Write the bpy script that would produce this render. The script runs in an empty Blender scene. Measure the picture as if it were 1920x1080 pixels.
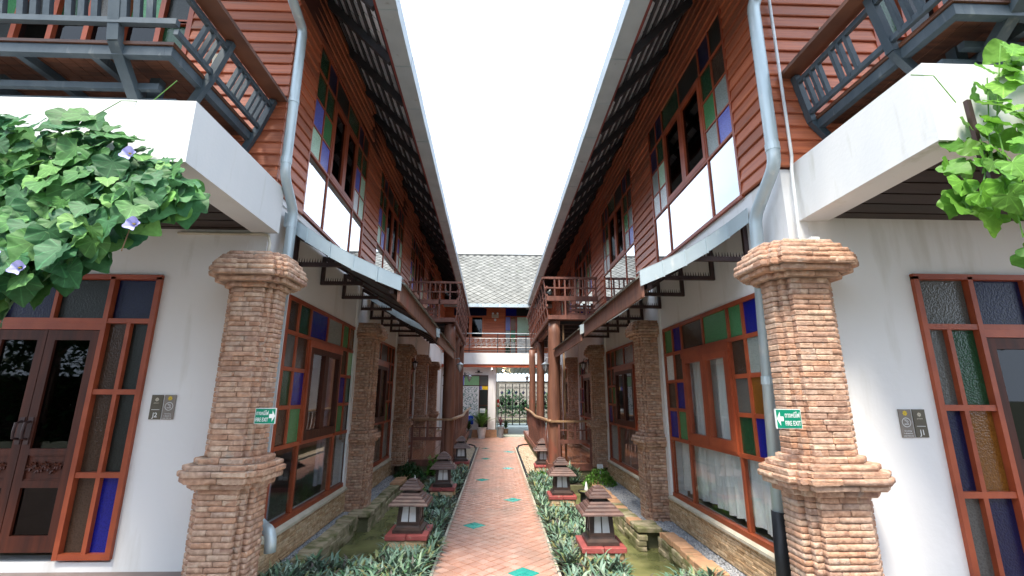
import bpy, math, random
import numpy as np
from mathutils import Vector, Matrix
random.seed(11); rng = np.random.default_rng(5)
R = math.radians
sc = bpy.context.scene
col = sc.collection

# ------------------------------------------------------------ camera
CAM = Vector((0, 0, 1.6))
pitch, yaw, roll = R(13.3), R(1.77), R(.25)
fw = Vector((math.sin(yaw)*math.cos(pitch), math.cos(yaw)*math.cos(pitch), math.sin(pitch)))
rt = Vector((math.cos(yaw), -math.sin(yaw), 0)); up = rt.cross(fw)
rt, up = rt*math.cos(roll)+up*math.sin(roll), up*math.cos(roll)-rt*math.sin(roll)
cam = bpy.data.cameras.new('camera'); co = bpy.data.objects.new('camera', cam); col.objects.link(co)
cam.lens = 16.0; cam.sensor_width = 36; cam.clip_end = 600; cam.clip_start = .05
m = Matrix((rt, up, -fw)).transposed().to_4x4(); m.translation = CAM; co.matrix_world = m
sc.camera = co
# ------------------------------------------------------------ sky, sun, exposure
w = bpy.data.worlds.new('World'); sc.world = w; w.use_nodes = True
nt = w.node_tree; N = nt.nodes; L = nt.links; N.clear()
out = N.new('ShaderNodeOutputWorld'); bg = N.new('ShaderNodeBackground')
sky = N.new('ShaderNodeTexSky'); sky.sky_type = 'NISHITA'; sky.sun_disc = False
sky.sun_elevation = R(62); sky.sun_rotation = R(205)
sk = N.new('ShaderNodeVectorMath'); sk.operation = 'SCALE'; sk.inputs['Scale'].default_value = .13
tc = N.new('ShaderNodeTexCoord'); ns = N.new('ShaderNodeTexNoise'); ns.inputs['Scale'].default_value = 2.2; ns.inputs['Detail'].default_value = 6
rp = N.new('ShaderNodeValToRGB'); rp.color_ramp.elements[0].position = .30; rp.color_ramp.elements[1].position = .46
mx = N.new('ShaderNodeMixRGB'); mx.inputs[2].default_value = (.80, .93, 1.12, 1)
L.new(tc.outputs['Generated'], ns.inputs['Vector']); L.new(ns.outputs['Fac'], rp.inputs[0]); L.new(rp.outputs[0], mx.inputs[0])
L.new(sky.outputs[0], sk.inputs[0]); L.new(sk.outputs[0], mx.inputs[1]); L.new(mx.outputs[0], bg.inputs[0]); L.new(bg.outputs[0], out.inputs[0])
bg.inputs[1].default_value = 0.55
sun = bpy.data.lights.new('sun', 'SUN'); sun.energy = 1.5; sun.angle = R(14); sun.color = (1, .90, .76)
so = bpy.data.objects.new('sun', sun); col.objects.link(so)
sd = Vector((math.sin(R(205))*math.cos(R(62)), math.cos(R(205))*math.cos(R(62)), math.sin(R(62))))
so.rotation_euler = sd.to_track_quat('Z', 'Y').to_euler(); so.location = sd*30
sc.view_settings.view_transform = 'Standard'; sc.view_settings.look = 'None'
sc.view_settings.gamma = 1; sc.view_settings.use_curve_mapping = False
sc.view_settings.exposure = 2.42
sc.render.engine = 'CYCLES'
sc.cycles.max_bounces = 12; sc.cycles.diffuse_bounces = 7; sc.cycles.transparent_max_bounces = 12

# ------------------------------------------------------------ materials
def M(name, c, c2=None, rough=.6, metal=0, ns=(8, 8, 8), lo=.35, hi=.65, rnd=0., bump=0., bs=(40, 40, 40), det=5, spec=.4, ramp=None, coat=0, trans=0, stain=None, emit=0):
    m = bpy.data.materials.new(name); m.use_nodes = True; t = m.node_tree; n = t.nodes; l = t.links
    b = n['Principled BSDF']; b.inputs['Roughness'].default_value = rough; b.inputs['Metallic'].default_value = metal
    b.inputs['Specular IOR Level'].default_value = spec; b.inputs['Coat Weight'].default_value = coat
    g = n.new('ShaderNodeNewGeometry'); oi = n.new('ShaderNodeObjectInfo')
    ad = n.new('ShaderNodeMath'); ad.operation = 'ADD'; l.new(oi.outputs['Random'], ad.inputs[0]); l.new(g.outputs['Random Per Island'], ad.inputs[1])
    fr = n.new('ShaderNodeMath'); fr.operation = 'FRACT'; l.new(ad.outputs[0], fr.inputs[0])
    mp = n.new('ShaderNodeMapping'); mp.inputs['Scale'].default_value = ns; l.new(g.outputs['Position'], mp.inputs['Vector'])
    no = n.new('ShaderNodeTexNoise'); no.inputs['Scale'].default_value = 1; no.inputs['Detail'].default_value = det; l.new(mp.outputs[0], no.inputs['Vector'])
    mr = n.new('ShaderNodeMapRange'); mr.inputs['From Min'].default_value = lo; mr.inputs['From Max'].default_value = hi; l.new(no.outputs['Fac'], mr.inputs['Value'])
    mix = n.new('ShaderNodeMixRGB'); l.new(mr.outputs[0], mix.inputs[0])
    mix.inputs[1].default_value = (*c, 1); mix.inputs[2].default_value = (*(c2 or tuple(x*.8 for x in c)), 1)
    cur = mix.outputs[0]
    if ramp:
        cr = n.new('ShaderNodeValToRGB'); cr.color_ramp.interpolation = 'LINEAR'
        e = cr.color_ramp.elements
        while len(e) < len(ramp): e.new(.5)
        for k, cc in enumerate(ramp): e[k].position = k/(len(ramp)-1); e[k].color = (*cc, 1)
        l.new(fr.outputs[0], cr.inputs[0])
        m2 = n.new('ShaderNodeMixRGB'); m2.blend_type = 'MULTIPLY'; m2.inputs[0].default_value = 1
        l.new(cr.outputs[0], m2.inputs[1]); l.new(cur, m2.inputs[2]); cur = m2.outputs[0]
    if stain:   # (colour, scale, lo, hi)
        mp2 = n.new('ShaderNodeMapping'); mp2.inputs['Scale'].default_value = stain[1]; l.new(g.outputs['Position'], mp2.inputs['Vector'])
        n2 = n.new('ShaderNodeTexNoise'); n2.inputs['Scale'].default_value = 1; n2.inputs['Detail'].default_value = 8; l.new(mp2.outputs[0], n2.inputs['Vector'])
        r2 = n.new('ShaderNodeMapRange'); r2.inputs['From Min'].default_value = stain[2]; r2.inputs['From Max'].default_value = stain[3]; l.new(n2.outputs['Fac'], r2.inputs['Value'])
        m3 = n.new('ShaderNodeMixRGB'); l.new(r2.outputs[0], m3.inputs[0]); l.new(cur, m3.inputs[1]); m3.inputs[2].default_value = (*stain[0], 1); cur = m3.outputs[0]
    if rnd:
        mr2 = n.new('ShaderNodeMapRange'); mr2.inputs['To Min'].default_value = 1-rnd; mr2.inputs['To Max'].default_value = 1+rnd; l.new(fr.outputs[0], mr2.inputs['Value'])
        h = n.new('ShaderNodeHueSaturation'); l.new(cur, h.inputs['Color']); l.new(mr2.outputs[0], h.inputs['Value']); cur = h.outputs[0]
    l.new(cur, b.inputs['Base Color'])
    if bump:
        mp3 = n.new('ShaderNodeMapping'); mp3.inputs['Scale'].default_value = bs; l.new(g.outputs['Position'], mp3.inputs['Vector'])
        n3 = n.new('ShaderNodeTexNoise'); n3.inputs['Scale'].default_value = 1; n3.inputs['Detail'].default_value = 6; l.new(mp3.outputs[0], n3.inputs['Vector'])
        bp = n.new('ShaderNodeBump'); bp.inputs['Strength'].default_value = bump; bp.inputs['Distance'].default_value = .01; l.new(n3.outputs['Fac'], bp.inputs['Height']); l.new(bp.outputs[0], b.inputs['Normal'])
    if trans:
        tr = n.new('ShaderNodeBsdfTranslucent'); l.new(cur, tr.inputs[0]); ms = n.new('ShaderNodeMixShader'); ms.inputs[0].default_value = trans
        l.new(b.outputs[0], ms.inputs[1]); l.new(tr.outputs[0], ms.inputs[2]); l.new(ms.outputs[0], n['Material Output'].inputs[0])
    if emit:
        b.inputs['Emission Color'].default_value = (*c, 1); b.inputs['Emission Strength'].default_value = emit
    return m

def glass_mat(name, c, rough=.12, pattern=True, tr=0.):
    m = bpy.data.materials.new(name); m.use_nodes = True; t = m.node_tree; n = t.nodes; l = t.links
    b = n['Principled BSDF']; b.inputs['Base Color'].default_value = (*c, 1); b.inputs['Roughness'].default_value = rough; b.inputs['Specular IOR Level'].default_value = .35
    g = n.new('ShaderNodeNewGeometry')
    if pattern:
        vo = n.new('ShaderNodeTexVoronoi'); vo.inputs['Scale'].default_value = 75; l.new(g.outputs['Position'], vo.inputs['Vector'])
        bp = n.new('ShaderNodeBump'); bp.inputs['Strength'].default_value = .35; bp.inputs['Distance'].default_value = .004; l.new(vo.outputs['Distance'], bp.inputs['Height']); l.new(bp.outputs[0], b.inputs['Normal'])
        mr = n.new('ShaderNodeMapRange'); mr.inputs['To Min'].default_value = .75; mr.inputs['To Max'].default_value = 1.2; mr.inputs['From Max'].default_value = .6; l.new(vo.outputs['Distance'], mr.inputs['Value'])
        h = n.new('ShaderNodeHueSaturation'); h.inputs['Color'].default_value = (*c, 1); l.new(mr.outputs[0], h.inputs['Value']); l.new(h.outputs[0], b.inputs['Base Color'])
    if tr:
        tt = n.new('ShaderNodeBsdfTransparent'); tt.inputs[0].default_value = (*[min(1, .3+x) for x in c], 1) if not pattern else (*c, 1)
        ms = n.new('ShaderNodeMixShader'); ms.inputs[0].default_value = tr; l.new(b.outputs[0], ms.inputs[1]); l.new(tt.outputs[0], ms.inputs[2]); l.new(ms.outputs[0], n['Material Output'].inputs[0])
    return m

def clear_glass(name, tint=(.8, .84, .82), boost=1.0, ior=1.5):
    m = bpy.data.materials.new(name); m.use_nodes = True; t = m.node_tree; n = t.nodes; l = t.links
    n.remove(n['Principled BSDF'])
    tt = n.new('ShaderNodeBsdfTransparent'); tt.inputs[0].default_value = (*tint, 1)
    gl = n.new('ShaderNodeBsdfGlossy'); gl.inputs['Roughness'].default_value = .015; gl.inputs['Color'].default_value = (.95, .97, 1, 1)
    f = n.new('ShaderNodeFresnel'); f.inputs['IOR'].default_value = ior
    ge = n.new('ShaderNodeNewGeometry'); iv = n.new('ShaderNodeMath'); iv.operation = 'SUBTRACT'; iv.inputs[0].default_value = 1; l.new(ge.outputs['Backfacing'], iv.inputs[1]); fm = n.new('ShaderNodeMath'); fm.operation = 'MULTIPLY'
    mu = n.new('ShaderNodeMath'); mu.operation = 'MULTIPLY_ADD'; mu.use_clamp = True; mu.inputs[1].default_value = boost; mu.inputs[2].default_value = .015 if boost <= 1.5 else .16
    ms = n.new('ShaderNodeMixShader'); l.new(f.outputs[0], mu.inputs[0]); l.new(mu.outputs[0], fm.inputs[0]); l.new(iv.outputs[0], fm.inputs[1]); l.new(fm.outputs[0], ms.inputs[0]); l.new(tt.outputs[0], ms.inputs[1]); l.new(gl.outputs[0], ms.inputs[2]); l.new(ms.outputs[0], n['Material Output'].inputs[0])
    return m

WH = (.82, .82, .82)
m_white = M('white_plaster', WH, (.77, .78, .79), rough=.75, ns=(1.2, 1.2, .8), bump=.25, bs=(14, 14, 14), stain=((.60, .59, .55), (6, 6, .9), .57, .82))
m_slab = M('weathered_white_paint', (.74, .75, .75), (.68, .70, .71), rough=.7, ns=(3, 3, 1), bump=.1, stain=((.46, .47, .40), (7, 7, 1.1), .61, .84))
m_cream = M('cream_sill_render', (.62, .58, .48), (.5, .46, .36), rough=.8, bump=.2, ns=(6, 6, 6))
m_siding = M('stained_wood_siding', (.50, .155, .072), (.33, .092, .048), rough=.42, ns=(1.6, 1.6, 42), lo=.3, hi=.72, rnd=.27, bump=.25, bs=(3, 3, 90), spec=.45, stain=((.20, .13, .10), (1.2, 1.2, 7), .60, .85))
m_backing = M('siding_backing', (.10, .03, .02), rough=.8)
m_red = M('red_brown_frame_paint', (.38, .085, .034), (.28, .058, .025), rough=.38, ns=(5, 5, 5), rnd=.08, bump=.08)
m_door = M('varnished_door_wood', (.085, .021, .010), (.045, .012, .007), rough=.5, ns=(25, 25, 2), rnd=.1, spec=.3)
m_dark = M('dark_painted_timber', (.042, .042, .050), (.06, .055, .06), rough=.55, ns=(10, 10, 10))
m_steel = M('dark_bracket_steel', (.05, .03, .032), (.075, .045, .042), rough=.45, ns=(10, 10, 10), metal=.2)
m_spike = M('spike_steel', (.05, .032, .034), rough=.5)
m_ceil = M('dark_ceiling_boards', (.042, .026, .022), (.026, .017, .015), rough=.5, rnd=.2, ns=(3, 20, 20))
m_bal = M('slate_blue_railing_paint', (.045, .066, .085), (.07, .092, .11), rough=.5, ns=(9, 9, 4), bump=.15, stain=((.14, .16, .17), (18, 18, 4), .62, .78))
m_rail = M('brown_handrail_wood', (.17, .075, .045), (.10, .045, .03), rough=.4, ns=(4, 4, 30), rnd=.1)
m_deckw = M('balcony_deck_boards', (.14, .055, .03), (.07, .03, .018), rough=.6, ns=(4, 30, 4), rnd=.2)
m_log = M('log_post_wood', (.23, .105, .068), (.12, .052, .036), rough=.5, ns=(14, 14, 1.6), lo=.3, hi=.7, bump=.5, bs=(20, 20, 3), stain=((.26, .07, .045), (3, 3, 2), .6, .75))
m_ver = M('veranda_timber', (.23, .095, .07), (.13, .055, .042), rough=.5, ns=(12, 12, 3), rnd=.15, bump=.2)
m_hand = M('worn_wooden_handrail', (.36, .23, .13), (.24, .14, .08), rough=.45, ns=(10, 10, 10))
m_galv = M('galvanised_metal', (.50, .58, .61), (.42, .50, .54), rough=.42, metal=.35, ns=(5, 5, 2), bump=.1, stain=((.62, .66, .66), (12, 12, 5), .6, .72))
m_gut = M('gutter_sheet_metal', (.52, .58, .61), (.45, .51, .54), rough=.5, metal=.3, ns=(4, 4, 4), stain=((.25, .27, .26), (9, 9, 9), .66, .8))
m_fascia = M('red_eave_fascia', (.25, .05, .04), (.16, .035, .03), rough=.5, ns=(4, 4, 20))
m_tileu = M('roof_tile_underside', (.78, .80, .84), (.60, .62, .66), rough=.85, ns=(12, 12, 12), rnd=.25)
m_rooft = M('grey_roof_tile', (.20, .20, .185), (.14, .142, .13), rough=.75, ns=(5, 5, 5), rnd=.16, stain=((.12, .13, .10), (2, 2, 2), .62, .8))
m_mort = M('brown_brick_mortar', (.24, .17, .13), (.33, .24, .18), rough=.9, ns=(20, 20, 20))  # brown mortar colour of the core between the bricks
BR = [(.47, .27, .18), (.63, .42, .30), (.56, .33, .22), (.70, .51, .38), (.52, .34, .26), (.63, .36, .23), (.62, .46, .36), (.47, .29, .21), (.72, .53, .39)]
m_brick = M('handmade_brick', (1, 1, 1), (.62, .56, .54), rough=.85, ns=(28, 28, 28), lo=.32, hi=.66, ramp=BR, bump=.6, bs=(70, 70, 70), stain=((.40, .35, .30), (14, 14, 20), .62, .8))
m_brick2 = M('ochre_plinth_brick', (1, 1, 1), (.7, .66, .6), rough=.85, ns=(20, 20, 20), ramp=[(.66, .48, .30), (.56, .37, .21), (.72, .56, .38), (.62, .42, .24)], bump=.5, bs=(60, 60, 60))
m_mort2 = M('sandy_mortar', (.42, .32, .21), (.25, .18, .12), rough=.9)
m_tile = M('terracotta_path_tile', (1, 1, 1), (.80, .76, .74), rough=.34, ns=(9, 9, 9), ramp=[(.64, .37, .28), (.60, .32, .23), (.68, .42, .33), (.56, .30, .22), (.66, .39, .30)], bump=.12, bs=(30, 30, 30), spec=.5, stain=((.36, .25, .20), (1.7, 1.1, 2.2), .50, .78))
m_teal = M('glazed_teal_tile', (.03, .42, .34), (.02, .32, .28), rough=.2, rnd=.12)
m_grout = M('path_grout', (.46, .32, .26), (.38, .26, .21), rough=.85, ns=(15, 15, 15))
m_fore = M('grey_forecourt_paving', (.22, .23, .21), (.16, .17, .16), rough=.7)
m_pfloor = M('brown_porch_tile', (.20, .14, .115), (.15, .10, .085), rough=.3, rnd=.1)
m_vfloor = M('veranda_floor_tile', (.36, .16, .09), (.25, .10, .06), rough=.2, ns=(4, 4, 4), rnd=.12)
m_soil = M('garden_soil', (.045, .032, .022), (.03, .022, .016), rough=.95, ns=(12, 12, 12), bump=.5)
m_ground = M('grass_and_earth_ground', (.08, .10, .05), (.12, .11, .07), rough=.85, ns=(2, 2, 2))
m_gravel = M('blue_grey_gravel', (1, 1, 1), (.8, .8, .8), rough=.8, ramp=[(.33, .35, .38), (.46, .47, .50), (.24, .26, .29), (.58, .58, .58)])
m_pebble = M('tan_pebbles', (1, 1, 1), (.8, .8, .8), rough=.8, ramp=[(.50, .40, .27), (.58, .50, .38), (.40, .30, .2), (.46, .40, .33)])
m_pond = M('pond_liner_stone', (.16, .155, .085), (.09, .09, .045), rough=.8, ns=(5, 5, 5), bump=.4)
m_cop = M('mossy_coping_stone', (.40, .34, .23), (.17, .17, .075), rough=.85, ns=(7, 7, 7), lo=.42, hi=.6, rnd=.15, bump=.6, bs=(25, 25, 25))
m_copo = M('terracotta_coping_brick', (.58, .33, .19), (.46, .27, .16), rough=.8, ns=(12, 12, 12), rnd=.12, bump=.4, stain=((.2, .18, .08), (6, 6, 6), .6, .75))
m_plred = M('red_painted_plinth_top', (.36, .085, .08), (.26, .065, .06), rough=.5, ns=(10, 10, 10), stain=((.35, .22, .17), (14, 14, 14), .62, .7), rnd=.1)
m_lan = M('lantern_dark_wood', (.065, .040, .034), (.038, .026, .024), rough=.42, ns=(10, 10, 25), rnd=.2)
m_lanr = M('lantern_roof_slats', (.15, .085, .07), (.085, .052, .048), rough=.45, ns=(10, 10, 25), rnd=.2)
m_lang = M('frosted_lantern_glass', (.74, .76, .78), rough=.25)
m_plast = M('sage_concrete', (.40, .44, .38), (.33, .37, .32), rough=.6, ns=(2, 2, 2))
m_iron = M('wrought_iron_black', (.03, .03, .033), rough=.45, metal=.3)
m_wlant = M('silver_wall_lantern', (.25, .27, .28), rough=.35, metal=.6)
m_silver = M('pale_metal_rail', (.55, .56, .56), rough=.4, metal=.4)
m_cur = M('white_curtain_fabric', (.78, .78, .76), (.68, .69, .70), rough=.9, ns=(20, 20, 1))
m_curp = M('grey_purple_curtain', (.30, .27, .33), (.22, .2, .26), rough=.9)
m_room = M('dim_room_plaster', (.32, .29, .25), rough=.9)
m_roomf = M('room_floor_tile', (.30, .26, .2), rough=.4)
m_bulb = M('warm_bulb', (1, .78, .45), emit=9)
m_sgreen = M('exit_sign_green', (.0, .24, .14), rough=.35)
m_swhite = M('sign_white', (.82, .84, .84), rough=.5)
m_sbrown = M('sign_bronze_plate', (.13, .115, .085), (.11, .098, .075), rough=.4, metal=.3)
m_sgrey = M('sign_taupe_plate', (.24, .21, .185), rough=.45)
m_syel = M('sign_yellow', (.80, .58, .02), rough=.5)
m_blueb = M('blue_plastic', (.01, .07, .62), rough=.35)
m_pot = M('white_flowerpot', (.74, .74, .73), rough=.45)
m_potg = M('grey_planter', (.22, .24, .26), rough=.6)
m_extr = M('fire_extinguisher_red', (.6, .02, .02), rough=.3)
G = dict(
    brown=glass_mat('stained_glass_brown', (.05, .03, .02)), dgreen=glass_mat('stained_glass_dark_green', (.012, .05, .022)),
    blue=glass_mat('stained_glass_blue', (.008, .012, .19)), green=glass_mat('stained_glass_green', (.06, .21, .085)),
    lgreen=glass_mat('stained_glass_pale_green', (.22, .42, .22)), clear=glass_mat('textured_clear_glass', (.24, .28, .27)),
    grey=glass_mat('textured_grey_glass', (.085, .085, .08)), amber=glass_mat('stained_glass_amber', (.16, .065, .012)),
    dark=glass_mat('textured_dark_glass', (.012, .016, .014), .3), navy=glass_mat('stained_glass_navy', (.004, .007, .04), .3),
    vblue=glass_mat('stained_glass_violet_blue', (.13, .15, .52)), mint=glass_mat('stained_glass_mint', (.42, .62, .47)), white=glass_mat('opal_glass', (.62, .66, .66)),
    yellow=glass_mat('stained_glass_yellow', (.75, .48, .01), pattern=False),
    plain=clear_glass('window_glass', (.92, .94, .94), 1.15), mirror=clear_glass('sky_reflecting_glass', (.30, .33, .34), 2.3), black=clear_glass('dark_window_glass', (.16, .17, .17), .4))

# ------------------------------------------------------------ mesh helpers
WO = {}
def tag(o, label=None, cat=None, group=None, kind=None):
    if label: o['label'] = label
    if cat: o['category'] = cat
    if group: o['group'] = group
    if kind: o['kind'] = kind
    return o
def link(o, parent, origin=(0, 0, 0)):
    col.objects.link(o); origin = Vector(origin); WO[o.name] = origin
    if parent is not None:
        o.parent = parent; o.location = origin - WO[parent.name]
    else: o.location = origin
    return o
def empty(name, loc, label, cat, group=None, parent=None):
    o = bpy.data.objects.new(name, None); o.empty_display_size = .1
    link(o, parent, loc); return tag(o, label, cat, group)
def piece(name, mesh, loc, scale=(1, 1, 1), rot=None, parent=None):
    o = bpy.data.objects.new(name, mesh); link(o, parent, loc); o.scale = scale
    if rot is not None: o.rotation_euler = rot
    return o
class MB:
    def __init__(s, f=None):
        s.v = []; s.f = []; s.fn = f; s.flip = False
        if f:
            o = np.array(f(0, 5, 0)); a = np.array(f(1, 5, 0))-o; b = np.array(f(0, 6, 0))-o; c = np.array(f(0, 5, 1))-o
            s.flip = np.linalg.det(np.array([a, b, c])) < 0
    def add(s, v, f):
        k = len(s.v); s.v += [tuple(p) for p in v]; s.f += [tuple(i+k for i in q) for q in f]; return s
    def box(s, x0, x1, y0, y1, z0, z1):
        if x0 > x1: x0, x1 = x1, x0
        if y0 > y1: y0, y1 = y1, y0
        if z0 > z1: z0, z1 = z1, z0
        return s.add([(x0, y0, z0), (x1, y0, z0), (x1, y1, z0), (x0, y1, z0), (x0, y0, z1), (x1, y0, z1), (x1, y1, z1), (x0, y1, z1)],
              [(0, 3, 2, 1), (4, 5, 6, 7), (0, 1, 5, 4), (1, 2, 6, 5), (2, 3, 7, 6), (3, 0, 4, 7)])
    def bar(s, p0, p1, w, h, upv=(0, 0, 1)):
        p0 = Vector(p0); p1 = Vector(p1); d = (p1-p0).normalized(); u = Vector(upv)
        if abs(d.dot(u)) > .98: u = Vector((0, 1, 0))
        r = d.cross(u).normalized(); u = r.cross(d)
        r *= w/2; u *= h/2; v = []
        for p in (p0, p1): v += [p-r-u, p+r-u, p+r+u, p-r+u]
        return s.add(v, [(0, 1, 2, 3), (7, 6, 5, 4), (0, 4, 5, 1), (1, 5, 6, 2), (2, 6, 7, 3), (3, 7, 4, 0)])
    def tube(s, pts, r, n=10, cap=True):
        pts = [Vector(p) for p in pts]; k = len(pts); rr = r if isinstance(r, (list, tuple)) else [r]*k; v = []; f = []
        pr = None
        for i, p in enumerate(pts):
            d = (pts[min(i+1, k-1)]-pts[max(i-1, 0)]).normalized()
            if pr is None:
                a = Vector((0, 0, 1)) if abs(d.z) < .9 else Vector((1, 0, 0)); x = d.cross(a).normalized()
            else: x = (pr - d*pr.dot(d)).normalized()
            pr = x; y = d.cross(x)
            v += [p + (x*math.cos(2*math.pi*j/n)+y*math.sin(2*math.pi*j/n))*rr[i] for j in range(n)]
        for i in range(k-1):
            for j in range(n): f.append((i*n+j, i*n+(j+1) % n, (i+1)*n+(j+1) % n, (i+1)*n+j))
        if cap: f += [tuple(range(n))[::-1], tuple(range((k-1)*n, k*n))]
        return s.add(v, f)
    def lathe(s, prof, c, n=16):
        v = []; f = []; k = len(prof)
        for r, z in prof: v += [(c[0]+r*math.cos(2*math.pi*j/n), c[1]+r*math.sin(2*math.pi*j/n), c[2]+z) for j in range(n)]
        for i in range(k-1):
            for j in range(n): f.append((i*n+j, i*n+(j+1) % n, (i+1)*n+(j+1) % n, (i+1)*n+j))
        f += [tuple(range(n))[::-1], tuple(range((k-1)*n, k*n))]
        return s.add(v, f)
    def frust(s, c, z0, z1, a0, a1, b0=None, b1=None):   # square frustum
        b0 = a0 if b0 is None else b0; b1 = a1 if b1 is None else b1; x, y = c
        return s.add([(x-a0, y-b0, z0), (x+a0, y-b0, z0), (x+a0, y+b0, z0), (x-a0, y+b0, z0), (x-a1, y-b1, z1), (x+a1, y-b1, z1), (x+a1, y+b1, z1), (x-a1, y+b1, z1)],
              [(0, 3, 2, 1), (4, 5, 6, 7), (0, 1, 5, 4), (1, 2, 6, 5), (2, 3, 7, 6), (3, 0, 4, 7)])
    def prismy(s, poly, y0, y1):    # poly in (x,z), extruded along y
        n = len(poly); v = [(x, y0, z) for x, z in poly]+[(x, y1, z) for x, z in poly]
        a = sum(poly[i][0]*poly[(i+1) % n][1]-poly[(i+1) % n][0]*poly[i][1] for i in range(n))
        f = [tuple(range(n)), tuple(range(n, 2*n))[::-1]]+[(i, i+n, (i+1) % n+n, (i+1) % n) for i in range(n)]
        if a < 0: f = [q[::-1] for q in f]
        return s.add(v, f)
    def mesh(s, name):
        v = s.v; f = s.f
        if s.fn: v = [tuple(s.fn(*p)) for p in v]
        if s.flip: f = [q[::-1] for q in f]
        me = bpy.data.meshes.new(name); me.from_pydata(v, [], f); return me
    def build(s, name, mat, parent=None, smooth=False, kind=None, label=None, cat=None, group=None):
        me = s.mesh(name); me.materials.append(mat)
        if smooth: me.polygons.foreach_set('use_smooth', [True]*len(me.polygons)); 
        me.update(); o = bpy.data.objects.new(name, me); link(o, parent)
        return tag(o, label, cat, group, kind)
def npmesh(name, v, f, mat, parent=None, kind=None, smooth=False, label=None, cat=None, group=None):
    """v (n,3), f (m,k) arrays -> one object"""
    me = bpy.data.meshes.new(name); k = f.shape[1]
    me.vertices.add(len(v)); me.vertices.foreach_set('co', v.astype(np.float32).ravel())
    me.loops.add(f.size); me.loops.foreach_set('vertex_index', f.astype(np.int32).ravel())
    me.polygons.add(len(f)); me.polygons.foreach_set('loop_start', np.arange(len(f), dtype=np.int32)*k)
    me.update(calc_edges=True); me.materials.append(mat)
    if smooth: me.polygons.foreach_set('use_smooth', [True]*len(f))
    o = bpy.data.objects.new(name, me); link(o, parent); return tag(o, label, cat, group, kind)
def structure(o): o['kind'] = 'structure'; return o

class Side:
    def __init__(s, sgn, xw, shear, yF, nm): s.sgn = sgn; s.xw = xw; s.sh = shear; s.yF = yF; s.nm = nm
    def P(s, d, y, z): return (s.xw + s.sgn*d + s.sh*(y-3.8), y, z)
    def F(s, d, w_, z): return s.P(d, s.yF-w_, z)          # front wall: w_ outwards towards the camera
    def corr(s, w_, u, z): return s.P(w_, u, z)
SL = Side(1, -2.0, -.016, 3.8, 'left'); SR = Side(-1, 2.2, 0, 3.2, 'right')

# shared unit pieces
def unit_brick(seed, L_=.16, D=.08, H=.033, mat=m_brick, ch=.006):
    r = random.Random(seed); hx, hy, hz = L_/2, D/2, H/2; v = []; c = ch
    # 24 verts rounded box: for each corner three verts
    f = []
    idx = {}
    for sx in (-1, 1):
        for sy in (-1, 1):
            for sz in (-1, 1):
                j = lambda: r.uniform(-.0022, .0022)
                for ax in range(3):
                    p = [sx*(hx-(0 if ax == 0 else c)), sy*(hy-(0 if ax == 1 else c)), sz*(hz-(0 if ax == 2 else c*.8))]
                    idx[(sx, sy, sz, ax)] = len(v); v.append((p[0]+j(), p[1]+j(), p[2]+j()*.8))
    def q(a): f.append(tuple(a))
    S = (-1, 1)
    for sx in S: q([idx[(sx, y, z, 0)] for y, z in ((-1, -1), (1, -1), (1, 1), (-1, 1))][::sx])
    for sy in S: q([idx[(x, sy, z, 1)] for x, z in ((-1, -1), (-1, 1), (1, 1), (1, -1))][::sy])
    for sz in S: q([idx[(x, y, sz, 2)] for x, y in ((-1, -1), (1, -1), (1, 1), (-1, 1))][::sz])
    for a in S:
        for b in S:
            q([idx[(-1, a, b, 1)], idx[(1, a, b, 1)], idx[(1, a, b, 2)], idx[(-1, a, b, 2)]][::(-1 if a*b > 0 else 1)][::-1])
            q([idx[(a, -1, b, 0)], idx[(a, 1, b, 0)], idx[(a, 1, b, 2)], idx[(a, -1, b, 2)]][::(1 if a*b > 0 else -1)][::-1][::-1])
            q([idx[(a, b, -1, 0)], idx[(a, b, 1, 0)], idx[(a, b, 1, 1)], idx[(a, b, -1, 1)]][::(-1 if a*b > 0 else 1)])
    for k in [(a, b, c_) for a in S for b in S for c_ in S]:
        t = [idx[k+(0,)], idx[k+(1,)], idx[k+(2,)]]
        q(t if k[0]*k[1]*k[2] > 0 else t[::-1])
    me = bpy.data.meshes.new('brick'); me.from_pydata([(x/L_, y/D, z/H) for x, y, z in v], [], f)
    import bmesh
    bm = bmesh.new(); bm.from_mesh(me); bmesh.ops.recalc_face_normals(bm, faces=bm.faces); bm.to_mesh(me); bm.free()
    me.materials.append(mat); me.update(); return me
BM = [unit_brick(i) for i in range(7)]
BM2 = [unit_brick(i+20, mat=m_brick2) for i in range(5)]
BMr = [unit_brick(i+40, L_=.24, D=.12, H=.036, ch=.009) for i in range(4)]       # rounder bricks for mouldings
def tri_arrays(me):
    me.calc_loop_triangles()
    v = np.empty(len(me.vertices)*3, np.float32); me.vertices.foreach_get('co', v)
    t = np.empty(len(me.loop_triangles)*3, np.int32); me.loop_triangles.foreach_get('vertices', t)
    return v.reshape(-1, 3), t.reshape(-1, 3)
TA = {id(m_): tri_arrays(m_) for m_ in BM+BM2+BMr}
def place_all(name, items, parent, limit, mat, prefer=None):
    """items: (mesh, loc, scale, rz). The nearest/most visible `limit` become objects, the rest one stuff part"""
    items = sorted(items, key=lambda it: prefer(it) if prefer else (Vector(it[1])-CAM).length)
    for me, loc, s_, rz in items[:limit]: piece(name, me, loc, s_, (0, 0, rz), parent)
    rest = items[limit:]
    if rest:
        V = []; F = []; k = 0
        for me, loc, s_, rz in rest:
            v, t = TA[id(me)]; c, s2 = math.cos(rz), math.sin(rz); q = v*np.array(s_); q = np.stack([q[:, 0]*c-q[:, 1]*s2, q[:, 0]*s2+q[:, 1]*c, q[:, 2]], 1)+np.array(loc)
            V.append(q); F.append(t+k); k += len(v)
        npmesh(name+'_courses', np.concatenate(V), np.concatenate(F), mat, parent, kind='stuff')

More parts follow.
